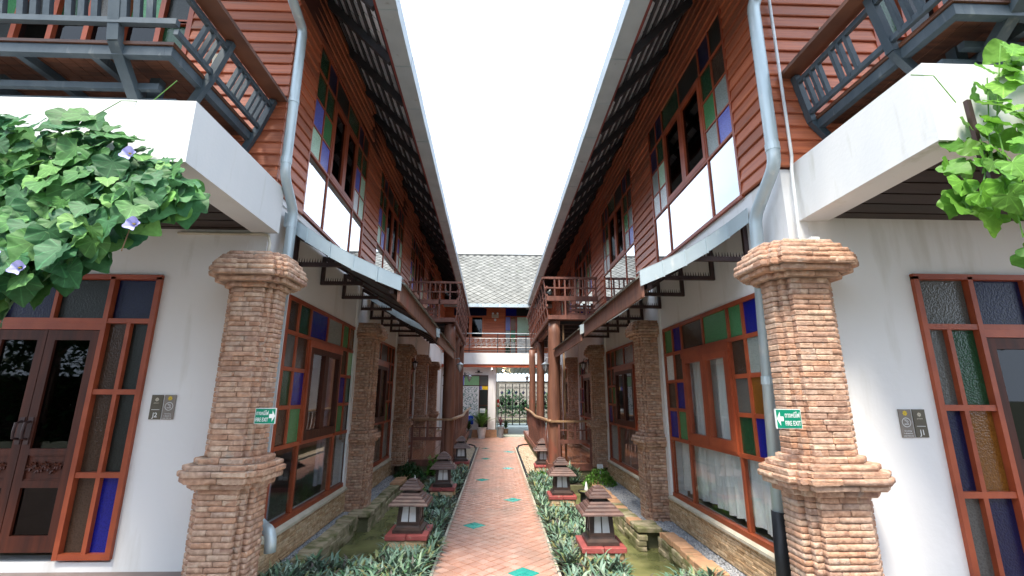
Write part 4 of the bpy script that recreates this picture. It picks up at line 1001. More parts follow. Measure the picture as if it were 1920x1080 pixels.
unit_redR = unit_brick(91, .2, .3, .05, m_plred, .008); BMp = [unit_brick(95+i, .16, .08, .056, m_brick2, .006) for i in range(3)]
LAN = [(-.915, 5.36, .20, .22, 1.0, 'nearest wooden pagoda lantern on the left of the path'), (-.84, 7.8, .20, .20, .99, 'middle wooden pagoda lantern on the left of the path, by the fountain'), (-.78, 10.66, .2, .19, 1.0, 'farthest wooden pagoda lantern on the left, beside the pebble bed'),
       (1.035, 4.93, .20, .215, 1.0, 'nearest wooden pagoda lantern on the right of the path'), (.965, 7.2, .20, .20, .98, 'middle wooden pagoda lantern on the right of the path, by the fountain'), (.985, 10.18, .2, .19, 1.0, 'farthest wooden pagoda lantern on the right, beside the pebble bed')]
for x, y, z, a, s_, lb in LAN:
    plinth(x, y, z, a, 'red-topped brick plinth under the '+lb.replace('wooden pagoda ', '')); ln_ = lantern(x, y, z+.003, s_, lb); ln_.rotation_euler = (R(random.uniform(-.7, .7)), R(random.uniform(-.7, .7)), R(random.uniform(-4, 4)))

# ------------------------------------------------------------ plants
def leaf_bed(name, rects, z, mat, label, cat, n_per_m2, nl, ln, wd, el=(25, 80), keep=None):
    """dense bed of pointed leaves; every leaf is a folded 4-segment blade"""
    V = []; F = []; k = 0
    for x0, x1, y0, y1 in rects:
        n = int((x1-x0)*(y1-y0)*n_per_m2)
        for _ in range(n):
            cx, cy = rng.uniform(x0, x1), rng.uniform(y0, y1)
            if keep and not keep(cx, cy): continue
            pat = .5+.5*math.sin(cx*5.1+cy*3.3)*math.sin(cy*4.7-cx*2.1); vs = .72+.5*pat*rng.uniform(.7, 1.2)
            if rng.uniform() < .12*(1-pat): continue
            hgt = rng.uniform(.02, .085)*vs; a0 = rng.uniform(0, 6.28); tilt = rng.uniform(-.2, .2, 2)
            for j in range(nl):
                az = a0+j*2.4+rng.uniform(-.3, .3); e = math.radians(rng.uniform(*el)); l_ = rng.uniform(*ln)*vs; w2 = rng.uniform(*wd)
                hd = np.array([math.cos(az), math.sin(az), 0]); sd_ = np.array([-math.sin(az), math.cos(az), 0])
                p = np.array([cx, cy, z+hgt*(j/nl+.3)]); pts = []
                ee = e
                for t, ww in ((0, .45), (.33, 1), (.7, .75), (1, 0)):
                    q = p+hd*l_*t*math.cos(ee)+np.array([0, 0, 1])*l_*t*math.sin(ee)
                    ee = e-t*.45
                    nrm = np.cross(sd_, hd)
                    if ww: pts += [q-sd_*w2*ww+np.array([0, 0, w2*.35*ww]), q, q+sd_*w2*ww+np.array([0, 0, w2*.35*ww])]
                    else: pts += [q]
                V.append(np.array(pts)); b = k
                F += [(b, b+4, b+1), (b, b+3, b+4), (b+1, b+5, b+2), (b+1, b+4, b+5), (b+3, b+7, b+4), (b+3, b+6, b+7), (b+4, b+8, b+5), (b+4, b+7, b+8), (b+6, b+9, b+7), (b+7, b+9, b+8)]; k += 10
    return npmesh(name, np.concatenate(V), np.array(F), mat, kind='stuff', label=label, cat=cat)
def leaf_mat(name, ramp, back=None, rough=.5, trans=.15, veins=False):
    m = M(name, (1, 1, 1), (.78, .8, .78), rough=rough, ns=(60, 60, 60), ramp=ramp, trans=trans)
    if veins:
        t = m.node_tree; n = t.nodes; l = t.links; b = n['Principled BSDF']; src = b.inputs['Base Color'].links[0].from_socket
        tc_ = n.new('ShaderNodeTexCoord'); sx = n.new('ShaderNodeSeparateXYZ'); l.new(tc_.outputs['Object'], sx.inputs[0])
        at2 = n.new('ShaderNodeMath'); at2.operation = 'ARCTAN2'; l.new(sx.outputs[0], at2.inputs[0]); l.new(sx.outputs[1], at2.inputs[1])
        sc_ = n.new('ShaderNodeMath'); sc_.operation = 'MULTIPLY'; sc_.inputs[1].default_value = 1.55; l.new(at2.outputs[0], sc_.inputs[0])
        pp = n.new('ShaderNodeMath'); pp.operation = 'PINGPONG'; pp.inputs[1].default_value = .5; l.new(sc_.outputs[0], pp.inputs[0])
        v_ = n.new('ShaderNodeMapRange'); v_.inputs['From Min'].default_value = .03; v_.inputs['From Max'].default_value = .09; v_.inputs['To Min'].default_value = 1.7; v_.inputs['To Max'].default_value = 1; l.new(pp.outputs[0], v_.inputs['Value'])
        hs = n.new('ShaderNodeHueSaturation'); l.new(src, hs.inputs['Color']); l.new(v_.outputs[0], hs.inputs['Value']); l.new(hs.outputs[0], b.inputs['Base Color'])
    if back:
        t = m.node_tree; n = t.nodes; l = t.links; b = n['Principled BSDF']; src = b.inputs['Base Color'].links[0].from_socket
        g = n.new('ShaderNodeNewGeometry'); mx_ = n.new('ShaderNodeMixRGB'); mx_.inputs[2].default_value = (*back, 1); l.new(g.outputs['Backfacing'], mx_.inputs[0]); l.new(src, mx_.inputs[1]); l.new(mx_.outputs[0], b.inputs['Base Color'])
    return m
m_spider = leaf_mat('grey_green_spiderwort_leaf', [(.11, .22, .15), (.19, .32, .24), (.09, .18, .13), (.31, .43, .34), (.14, .26, .19), (.12, .08, .08), (.34, .46, .32), (.09, .24, .11), (.30, .27, .11), (.08, .22, .11)], back=(.13, .15, .12))
m_fern = leaf_mat('bright_fern_leaf', [(.10, .26, .03), (.16, .36, .05), (.07, .2, .03), (.22, .42, .08)])
m_dshrub = leaf_mat('dark_shrub_leaf', [(.022, .075, .02), (.04, .115, .03), (.03, .09, .035)])
def off_plinth(x, y): return not any(abs(x-q[0]) < q[3]*.95 and abs(y-q[1]) < q[3]*.95 for q in LAN)
leaf_bed('spiderwort_bed', [(-2.05, -.62, 3.98, 4.72), (-1.14, -.62, 4.72, 7.2)], -.01, m_spider, 'grey-green pointed leaves carpeting the bed left of the path', 'ground cover', 250, 9, (.11, .19), (.010, .017), keep=off_plinth)
leaf_bed('spiderwort_bed', [(.63, 1.9, 3.75, 4.28), (.63, 1.15, 4.28, 7.0), (1.75, 2.16, 3.62, 4.05)], -.01, m_spider, 'grey-green pointed leaves carpeting the bed right of the path', 'ground cover', 250, 9, (.11, .19), (.010, .017), keep=off_plinth)
leaf_bed('spiderwort_border', [(-1.12, -.62, 7.2, 10.2), (-1.2, -.62, 10.3, 10.5)], -.01, m_spider, 'paler striped leaves in the far part of the left bed', 'ground cover', 170, 9, (.10, .17), (.010, .016), keep=off_plinth)
leaf_bed('spiderwort_border', [(.63, 1.12, 7.0, 9.7)], -.01, m_spider, 'paler striped leaves in the far part of the right bed', 'ground cover', 170, 9, (.10, .17), (.010, .016), keep=off_plinth)
def shrub(x, y, z, r, h, mat, label, n=260, ln=(.05, .10), wd=(.010, .02), name='shrub', cat='shrub'):
    root = empty(name, (x, y, z), label, cat)
    V = []; F = []; k = 0; st = MB()
    for i in range(n):
        a = rng.uniform(0, 6.28); rr = r*math.sqrt(rng.uniform(0, 1)); hz = h*(1-(rr/r)**2)*rng.uniform(.35, 1); cx, cy, cz = x+rr*math.cos(a), y+rr*math.sin(a), z+hz
        if i % 14 == 0: st.tube([(x, y, z), (x+(cx-x)*.6, y+(cy-y)*.6, z+hz*.6), (cx, cy, cz)], .004, 4)
        for j in range(4):
            az = rng.uniform(0, 6.28); e = math.radians(rng.uniform(0, 70)); l_ = rng.uniform(*ln); w2 = rng.uniform(*wd)
            hd = np.array([math.cos(az)*math.cos(e), math.sin(az)*math.cos(e), math.sin(e)]); s2 = np.array([-math.sin(az), math.cos(az), 0]); p = np.array([cx, cy, cz])
            V.append(np.array([p, p+hd*l_*.5-s2*w2, p+hd*l_, p+hd*l_*.5+s2*w2])); F += [(k, k+1, k+2), (k, k+2, k+3)]; k += 4
    npmesh('foliage', np.concatenate(V), np.array(F), mat, root, kind='stuff'); st.build('stem', m_log, root)
    return root
shrub(-1.62, 9.2, .05, .30, .30, m_dshrub, 'low dark green shrub at the far end of the left pond')
shrub(1.82, 8.5, .06, .30, .30, m_fern, 'bright green feathery shrub at the far end of the right pond', 420, (.03, .07), (.006, .012))
shrub(1.36, 9.1, .03, .2, .26, m_spider, 'grey-green spiky plant in front of the right veranda', 120, (.12, .2), (.012, .018))
shrub(-1.28, 9.9, .03, .14, .42, m_fern, 'bright yellow-green small plant beside the left log post', 70, (.05, .1), (.015, .03))
shrub(-1.18, 7.65, -.05, .14, .26, m_fern, 'pale green fern between the left fountain and the lantern', 70, (.08, .14), (.008, .012))
shrub(1.22, 6.85, -.05, .12, .2, m_fern, 'pale green fern behind the nearest right lantern', 60, (.06, .12), (.01, .02))
shrub(.88, 9.35, .0, .10, .16, m_fern, 'small lime-green plant by the farthest right lantern', 40, (.05, .09), (.015, .03))

# ------------------------------------------------------------ fountains and small labels
def fountain(x, y, label):
    root = empty('pot_fountain', (x, y, -.2), label, 'fountain', 'dark pot fountains in the ponds')
    MB().lathe([(.06, 0), (.085, .05), (.10, .2), (.095, .30), (.13, .335), (.135, .35), (.12, .35), (.10, .335)], (x, y, -.2), 20).build('pot', m_iron, root, smooth=True)
    MB().lathe([(.118, .342), (.05, .345)], (x, y, -.2), 20).build('water_surface', m_water, root)
    MB().lathe([(.036, .345), (.030, .38), (.018, .43), (.010, .47), (.003, .485)], (x, y, -.2), 12).build('water_jet', m_swhite, root, smooth=True)
fountain(-1.37, 8.25, 'dark pot fountain with white water jet in the left pond'); fountain(1.42, 7.65, 'dark pot fountain with white water jet in the right pond')
for x, y, z, lb in ((-1.88, 10.0, .24, 'small white plant label standing before the left veranda'), (1.98, 9.15, .26, 'small white plant label standing before the right veranda')):
    r_ = empty('plant_label', (x, y, .03), lb, 'label', 'small white plant labels')
    MB().add([(x-.055, y, z), (x+.055, y, z), (x+.055, y+.05, z+.07), (x-.055, y+.05, z+.07), (x-.055, y+.008, z-.008), (x+.055, y+.008, z-.008), (x+.055, y+.058, z+.062), (x-.055, y+.058, z+.062)], [(0, 1, 2, 3), (7, 6, 5, 4), (0, 4, 5, 1), (1, 5, 6, 2), (2, 6, 7, 3), (3, 7, 4, 0)]).build('plate', m_swhite, r_)
    MB().box(x-.008, x+.008, y+.02, y+.036, .0, z+.02).build('stake', m_swhite, r_)

# ------------------------------------------------------------ signs
def text_mesh(s, size, extr=.0006, bold=0):
    c = bpy.data.curves.new('lettering', 'FONT'); c.body = s; c.size = size; c.extrude = extr; c.align_x = 'CENTER'; c.align_y = 'CENTER'; c.offset = bold; c.resolution_u = 3
    o = bpy.data.objects.new('tmp', c); col.objects.link(o); dg = bpy.context.evaluated_depsgraph_get(); dg.update()
    me = bpy.data.meshes.new_from_object(o.evaluated_get(dg)); bpy.data.objects.remove(o); bpy.data.curves.remove(c); return me
def put_text(s, size, loc, mat, parent, width=None, bold=0, name='lettering'):
    me = text_mesh(s, size, bold=bold); me.materials.clear(); me.materials.append(mat)
    xs = [v.co.x for v in me.vertices]; sx = 1
    if width and xs: sx = width/(max(xs)-min(xs))
    o = piece(name, me, loc, (sx, 1, 1), (R(90), 0, 0), parent); return o
def exit_sign(x, y, z, w_, h, right, label):
    root = empty('fire_exit_sign', (x, y, z), label, 'sign', 'green fire exit signs')
    MB().box(x-w_/2, x+w_/2, y, y+.012, z-h/2, z+h/2).build('border', m_swhite, root); MB().box(x-w_/2+.004, x+w_/2-.004, y-.002, y-.0004, z-h/2+.004, z+h/2-.004).build('plate', m_sgreen, root)
    sg = 1 if right else -1; tx = x-sg*w_*.14
    put_text('FIRE EXIT', h*.34, (tx, y-.0028, z-h*.24), m_swhite, root, w_*.60, .0006); put_text('ทางหนีไฟ', h*.36, (tx, y-.0028, z+h*.17), m_swhite, root, w_*.58, .0003)
    ax = x+sg*w_*.34; a = MB(lambda p, q, r: (ax+sg*p, q, r))
    a.box(-.021, .0, y-.0032, y-.0022, z-.014, z+.014); a.add([(0, y-.0032, z-h*.36), (.021, y-.0032, z), (0, y-.0032, z+h*.36), (0, y-.0022, z-h*.36), (.021, y-.0022, z), (0, y-.0022, z+h*.36)], [(0, 1, 2), (5, 4, 3), (0, 3, 4, 1), (1, 4, 5, 2), (2, 5, 3, 0)]); a.build('arrow', m_swhite, root)
exit_sign(-1.640, 3.40, 1.452, .145, .108, True, 'green fire exit sign with arrow pointing right, on the left brick pillar')
exit_sign(1.824, 2.90, 1.466, .162, .118, False, 'green fire exit sign with arrow pointing left, on the right brick pillar')
def flower(cx, z, y, r, mat, par, n=8):
    b = MB()
    for k in range(n):
        a = k*2*math.pi/n; b.add([(cx+r*.2*math.cos(a-.5), y, z+r*.2*math.sin(a-.5)), (cx+r*.75*math.cos(a-.3), y, z+r*.75*math.sin(a-.3)), (cx+r*math.cos(a), y, z+r*math.sin(a)), (cx+r*.75*math.cos(a+.3), y, z+r*.75*math.sin(a+.3)), (cx+r*.2*math.cos(a+.5), y, z+r*.2*math.sin(a+.5))], [(0, 1, 2, 3, 4)])
    b.build('emblem', mat, par)
def door_plate(x, y, z, num, room_left, lbA, lbB, wd=.088, h=.187):
    gap = wd+.012
    xa, xb = (x, x+gap) if room_left else (x+gap, x)
    r1 = empty('room_number_plate', (xa, y, z), lbA, 'sign', 'bronze room number plates'); MB().box(xa-wd/2, xa+wd/2, y-.008, y-.001, z-h/2, z+h/2).build('plate', m_sbrown, r1)
    put_text(num, .05, (xa+.002, y-.0088, z-h*.33), m_swhite, r1, None, .0006); MB().box(xa-wd*.35, xa+wd*.35, y-.0092, y-.0082, z-h*.115, z-h*.095).build('rule', m_swhite, r1); flower(xa, z+h*.31, y-.0088, .016, m_cream, r1); put_text('pimann', .014, (xa, y-.0088, z+h*.17), m_cream, r1)
    r2 = empty('no_smoking_plate', (xb, y, z), lbB, 'sign', 'taupe no smoking plates'); MB().box(xb-wd/2, xb+wd/2, y-.008, y-.001, z-h/2, z+h/2).build('plate', m_sgrey, r2)
    flower(xb, z+h*.36, y-.0088, .019, m_syel, r2)
    b = MB(); n = 28; r0, r1_ = .0275, .032; vv = []; 
    for k in range(n):
        a = 2*math.pi*k/n; vv += [(xb+r0*math.cos(a), y-.0088, z+.006+r0*math.sin(a)), (xb+r1_*math.cos(a), y-.0088, z+.006+r1_*math.sin(a))]
    b.add(vv, [(2*k, 2*((k+1) % n), 2*((k+1) % n)+1, 2*k+1) for k in range(n)]); b.box(xb-.016, xb+.016, y-.0092, y-.0084, z-.008, z-.003)
    b.bar((xb+.012, y-.0088, z+.0), (xb-.012, y-.0088, z+.024), .003, .0008, (0, 1, 0)); b.bar((xb-.012, y-.0088, z+.024), (xb+.004, y-.0088, z+.022), .003, .0008, (0, 1, 0)); b.bar((xb+.004, y-.0088, z+.022), (xb+.014, y-.0088, z+.008), .003, .0008, (0, 1, 0)); b.build('pictogram', m_swhite, r2)
    for k, s_ in enumerate(('Smoking', 'is allowed on', 'your balcony')): put_text(s_, .013, (xb, y-.0088, z-h*.27-k*.0165), m_swhite, r2, .05+.008*k)
door_plate(-2.685, 3.8, 1.50, 'J2', True, 'bronze room number plate reading J2 on the left white wall', 'taupe smoking notice plate with yellow flower right of the J2 plate')
door_plate(2.835, 3.2, 1.425, 'J1', False, 'bronze room number plate reading J1 on the right white wall', 'taupe smoking notice plate with yellow flower left of the J1 plate')
def siding_notice(x, y, z, lb):
    r2 = empty('balcony_notice', (x, y, z), lb, 'sign', 'pale notices on the upper siding'); MB().box(x-.045, x+.045, y-.01, y-.002, z-.09, z+.09).build('plate', m_cream, r2); flower(x, z+.055, y-.0115, .02, m_syel, r2)
    b = MB(); n = 24; vv = []
    for k in range(n):
        a = 2*math.pi*k/n; vv += [(x+.024*math.cos(a), y-.0115, z-.012+.024*math.sin(a)), (x+.029*math.cos(a), y-.0115, z-.012+.029*math.sin(a))]
    b.add(vv, [(2*k, 2*((k+1) % n), 2*((k+1) % n)+1, 2*k+1) for k in range(n)]).build('pictogram', m_swhite, r2)
siding_notice(-2.66, 3.76, 4.63, 'pale notice plate with yellow flower on the siding above the left balcony')
siding_notice(2.73, 3.16, 4.55, 'pale notice plate with yellow flower on the siding above the right balcony')

# ------------------------------------------------------------ wall lanterns
def wall_lantern(x, y, z, s, sg, label, mat=None):
    mat = mat or m_wlant; root = empty('wall_lantern', (x, y, z), label, 'lantern', 'carriage lanterns on the veranda posts')
    MB().tube([(x, y, z-.02*s), (x, y, z+.14*s)], .022*s, 8).build('back_plate', mat, root)
    MB().tube([(x, y, z+.02*s), (x+sg*.05*s, y, z+.12*s), (x+sg*.12*s, y, z+.13*s), (x+sg*.14*s, y, z+.07*s)], .008*s, 6).build('arm', mat, root, smooth=True)
    cx = x+sg*.14*s
    MB().lathe([(.01, .07), (.05, .045), (.085, .02), (.085, .012), (.06, .012)], (cx, y, z), 12).build('cap', mat, root)
    MB().lathe([(.055, .012), (.045, -.05), (.02, -.11), (.004, -.15)], (cx, y, z), 6).build('lamp_glass', m_lang, root)
    for k in range(6):
        a = k*math.pi/3; MB().tube([(cx+.057*s*math.cos(a), y+.057*s*math.sin(a), z+.012), (cx+.047*s*math.cos(a), y+.047*s*math.sin(a), z-.05), (cx, y, z-.15)], .005*s, 4).build('cage_bar', mat, root)
wall_lantern(-1.0, 10.3, 2.25, 1.2, 1, 'grey carriage lantern on the nearest left log post'); wall_lantern(1.17, 9.6, 2.22, 1.2, -1, 'grey carriage lantern on the nearest right log post')
wall_lantern(-1.0, 14.3, 2.15, 1, 1, 'grey carriage lantern on the farthest left log post'); wall_lantern(1.16, 15.9, 2.2, 1, -1, 'grey carriage lantern on the farthest right log post')
for S, y in ((SL, 11.0), (SR, 10.9)):
    p = S.P(.02, y, 2.33); wall_lantern(p[0], p[1], p[2], 1, S.sgn, 'black carriage lantern on the %s white wall above the veranda' % S.nm, m_iron)

# ------------------------------------------------------------ far building and passage
fb = empty('far_building', (0, 19.5, 0), 'grey-roofed building closing the far end with orange wood upper floor and white balcony slab', 'building')
MB().box(-6, 6, 18.45, 18.6, 2.82, 3.27).build('balcony_beam', m_slab, fb); MB().box(-6, 6, 18.6, 19.9, 3.12, 3.22).build('balcony_floor', m_slab, fb)
MB().box(-6, 6, 18.48, 18.56, 2.70, 2.815).build('lower_beam', m_red, fb)
MB().box(-6, 6, 19.6, 19.75, 3.0, 5.7).build('upper_wall', m_backing, fb)
m_sidf = M('orange_wood_siding', (.70, .22, .10), (.55, .15, .07), rough=.45, ns=(1.6, 1.6, 40), rnd=.12)
WBF = WB.copy(); WBF.materials[0] = m_sidf
z = 3.22
while z < 5.6:
    for a, b in ((-6, -1.75), (-.62, .30), (1.45, 6)) if z > 3.9 or True else (): piece('siding_board', WBF, ((a+b)/2, 19.598, z+.075), (b-a, 1, .15), None, fb)
    if z < 3.95: piece('siding_board', WBF, (-1.185, 19.598, z+.075), (1.13, 1, .15), None, fb)
    z += .145
# upper window with casements
def fpane(x0, x1, z0, z1, y, gl, par): return MB().box(x0, x1, y, y+.01, z0, z1).build('pane', G[gl], par)
fwn = MB().box(-1.75, -.62, 19.56, 19.6, 3.98, 4.04).box(-1.75, -.62, 19.56, 19.6, 4.9, 4.97).box(-1.75, -1.69, 19.56, 19.6, 4.04, 4.9).box(-.68, -.62, 19.56, 19.6, 4.04, 4.9).box(-1.25, -1.12, 19.56, 19.6, 4.04, 4.9).build('window', m_sidf, fb)
fpane(-1.69, -1.25, 4.04, 4.9, 19.58, 'black', fwn); fpane(-1.12, -.68, 4.04, 4.9, 19.58, 'black', fwn)
MB().box(-1.9, -.5, 19.56, 19.596, 4.98, 5.3).build('pane', G['navy'], fwn)
fdr = MB().box(.30, .34, 19.54, 19.6, 3.3, 5.3).box(1.40, 1.45, 19.54, 19.6, 3.3, 5.3).box(.53, .56, 19.55, 19.6, 3.3, 4.95).box(.76, .84, 19.55, 19.6, 3.3, 4.95).box(.34, 1.4, 19.55, 19.6, 4.92, 4.97).box(.84, 1.4, 19.55, 19.6, 4.05, 4.12).build('window', m_red, fb)
for a, b, c, d, gl in ((.34, .53, 4.35, 4.92, 'vblue'), (.56, .76, 4.35, 4.92, 'amber'), (.34, .53, 3.75, 4.34, 'clear'), (.56, .76, 3.85, 4.34, 'green'), (.34, .53, 3.3, 3.74, 'dgreen'), (.56, .76, 3.3, 3.84, 'clear'), (.34, .8, 4.97, 5.3, 'blue'), (.8, 1.4, 4.97, 5.3, 'dark'), (.84, 1.4, 4.12, 4.92, 'mint'), (.84, 1.4, 3.3, 4.05, 'white')): fpane(a, b, c, d, 19.57, gl, fdr)
# wrought iron balcony rail
fr_ = empty('iron_railing', (0, 18.5, 3.27), 'scrolled iron railing on the far white balcony', 'railing')
MB().tube([(-3, 18.5, 4.06), (3, 18.5, 4.06)], .022, 8).build('handrail', m_galv, fr_); MB().tube([(-3, 18.5, 3.86), (3, 18.5, 3.86)], .011, 6).build('rail', m_silver, fr_); MB().tube([(-3, 18.5, 3.36), (3, 18.5, 3.36)], .016, 6).build('rail', m_iron, fr_); MB().tube([(-3, 18.5, 3.50), (3, 18.5, 3.50)], .010, 6).build('rail', m_silver, fr_)
for k in range(5):
    x = -2.3+k*1.15; MB().box(x-.015, x+.015, 18.49, 18.51, 3.27, 4.04).build('post', m_iron, fr_)
x = -1.75
def spiral(b, cx, cz, r, s0, y, turns=1.4, th=.0075):
    pts = [(cx+r*(1-t*.8)*math.cos(s0+t*turns*6.28), y, cz+r*(1-t*.8)*math.sin(s0+t*turns*6.28)) for t in [i/11 for i in range(12)]]; b.tube(pts, th, 4)
while x < 1.8:
    sb = MB(); spiral(sb, x, 3.76, .085, 0, 18.5); spiral(sb, x+.12, 3.66, .08, 3.14, 18.5); spiral(sb, x+.03, 3.60, .06, 1.5, 18.5); sb.tube([(x-.06, 18.5, 3.86), (x+.02, 18.5, 3.68), (x-.03, 18.5, 3.5)], .007, 4); sb.build('scroll', m_silver, fr_); x += .215
# roof of the far building: diamond tiles
MB().add([(-8, 18.1, 5.20), (8, 18.1, 5.20), (8, 21.7, 8.38), (-8, 21.7, 8.38), (-8, 18.1, 5.12), (8, 18.1, 5.12), (8, 21.7, 8.30), (-8, 21.7, 8.30)], [(0, 1, 2, 3), (7, 6, 5, 4), (0, 4, 5, 1), (2, 6, 7, 3), (1, 5, 6, 2), (3, 7, 4, 0)]).build('roof_deck', m_dark, fb)
MB().add([(-8, 21.7, 8.38), (8, 21.7, 8.38), (8, 25.5, 5.2), (-8, 25.5, 5.2)], [(0, 1, 2, 3)]).build('roof_back_slope', m_rooft, fb)
MB().tube([(-8, 21.72, 8.42), (8, 21.72, 8.42)], .07, 8).build('ridge_cap', m_rooft, fb)
tl = MB().add([(0, -.5, .0), (.5, 0, .0), (0, .5, 0), (-.5, 0, 0), (0, -.5, .035), (.5, 0, .022), (0, .5, .005), (-.5, 0, .022)], [(4, 5, 6, 7), (0, 1, 5, 4), (3, 0, 4, 7), (1, 2, 6, 5), (2, 3, 7, 6), (3, 2, 1, 0)]); tme = tl.mesh('roof_tile'); tme.materials.append(m_rooft); TA[id(tme)] = tri_arrays(tme)
sl = math.atan2(3.18, 3.6); LN = math.hypot(3.18, 3.6); tw, th_ = .34, .33; its = []
r = 0
while r*th_/2 < LN-.05:
    for c in range(-8, 9):
        x = c*tw+(tw/2 if r % 2 else 0); s_ = r*th_/2+.02
        if abs(x) < 2.6: its.append((x, s_))
    r += 1
its.sort(key=lambda q: abs(q[0]))
V = []; F = []; kk = 0
for n, (x, s_) in enumerate(its):
    loc = (x, 18.1+s_*math.cos(sl), 5.205+s_*math.sin(sl))
    if n < 298: piece('roof_tile', tme, loc, (tw*1.0, th_*1.02, 1), (sl, 0, 0), fb)
    else:
        v, t = TA[id(tme)]; q = v*np.array([tw, th_*1.02, 1]); q = np.stack([q[:, 0], q[:, 1]*math.cos(sl)-q[:, 2]*math.sin(sl), q[:, 1]*math.sin(sl)+q[:, 2]*math.cos(sl)], 1)+np.array(loc); V.append(q); F.append(t+kk); kk += len(v)
if V: npmesh('roof_tile_rows', np.concatenate(V), np.concatenate(F), m_rooft, fb, kind='stuff')
for k in range(10): MB().box(-4+k*.8, -4+k*.8+.79, 17.98, 18.1, 5.06, 5.19).build('gutter_section', m_galv, fb)
MB().box(-6, 6, 18.66, 19.599, 5.56, 5.60).build('soffit', m_dark, fb)
# emergency light
el = empty('emergency_light', (-.12, 19.56, 4.85), 'small twin-spot emergency light box on the far orange siding', 'light')
MB().box(-.27, .03, 19.50, 19.568, 4.88, 5.02).build('box', m_cream, el); MB().tube([(-.22, 19.53, 5.07), (-.22, 19.46, 5.06)], .045, 10).build('spot', m_swhite, el); MB().tube([(-.02, 19.53, 5.07), (-.02, 19.46, 5.06)], .045, 10).build('spot', m_swhite, el); MB().tube([(-.12, 19.56, 4.79), (-.12, 19.48, 4.79)], .05, 10).build('siren', m_pot, el)
# ground floor of far building (left part)
MB().box(-3.5, -.32, 18.82, 19.0, .12, 2.72).build('lower_wall', m_white, fb); MB().box(-.36, -.06, 18.74, 19.0, .30, 2.72).build('corner_column', m_white, fb); MB().box(-3.5, 0.0, 18.7, 18.9, -.1, .28).build('brick_base', m_copo, fb)
MB().box(-.06, -.02, 19.0, 24.2, .0, 2.9).build('passage_wall', m_room, fb); MB().box(-.06, 3.4, 18.6, 24.2, 2.74, 2.80).build('passage_ceiling', m_galv, fb); MB().box(3.3, 3.4, 18.6, 24.2, 0, 2.8).build('passage_wall', m_room, fb)
for k in range(16): MB().box(-.0+k*.2, .1+k*.2, 18.62, 24.2, 2.70, 2.74).build('ceiling_rib', m_galv, fb)
MB().box(-3.5, 3.5, 19.0, 19.15, 2.3, 2.82).build('inner_beam', m_dark, fb) if 0 else None
fwd = MB().box(-2.2, -.36, 18.79, 18.818, 2.36, 2.40).box(-2.2, -.36, 18.79, 18.818, 1.97, 2.0).box(-.73, -.70, 18.79, 18.818, .3, 2.36).box(-.38, -.35, 18.79, 18.818, .3, 2.36).box(-.7, -.38, 18.79, 18.818, 1.2, 1.23).build('window', m_door, fb)
for a, b, c, d, gl in ((-1.32, -.73, 2.0, 2.36, 'lgreen'), (-.70, -.38, 2.0, 2.36, 'grey'), (-.60, -.38, 1.83, 1.97, 'yellow'), (-.70, -.62, 1.83, 1.97, 'vblue'), (-.70, -.38, .3, 1.2, 'dark'), (-.70, -.38, 1.23, 1.82, 'dark'), (-1.7, -1.34, 2.0, 2.36, 'vblue'), (-2.1, -1.75, 2.0, 2.36, 'yellow'), (-2.1, -1.85, 1.2, 1.95, 'lgreen')): fpane(a, b, c, d, 18.80, gl, fwd)
for (xs_, y, zz, lb) in (((-1.3, -.76), 18.80, (.72, 1.96), 0),):
    mur = empty('leaf_mural_panel', (-1.03, 18.79, .72), 'white panel with scattered dark green leaf shapes on the far wall', 'panel'); MB().box(-1.5, -.76, 18.79, 18.818, .72, 1.96).build('board', m_swhite, mur)
    m_mg = M('mural_green', (.02, .13, .10), (.03, .2, .16), rough=.6)
    V = []; F = []; kk = 0
    for k in range(260):
        x, z_ = rng.uniform(-1.47, -.79), rng.uniform(.75, 1.93); a = rng.uniform(0, 6.28); l_ = .055; w2 = .014
        h = np.array([math.cos(a), 0, math.sin(a)])*l_/2; s2 = np.array([-math.sin(a), 0, math.cos(a)])*w2; p = np.array([x, 18.7885-k*1e-5, z_])
        V.append(np.array([p-h, p+s2, p+h, p-s2])); F += [(kk, kk+1, kk+2, kk+3)]; kk += 4
    npmesh('printed_leaves', np.concatenate(V), np.array(F), m_mg, mur, kind='stuff')
structure(MB().box(-.02, 3.3, 19.0, 27.5, -.05, .03).build('passage_floor', m_plast)); structure(MB().box(-.3, 3.3, 18.9, 19.05, -.05, .028).build('passage_step', m_plast))
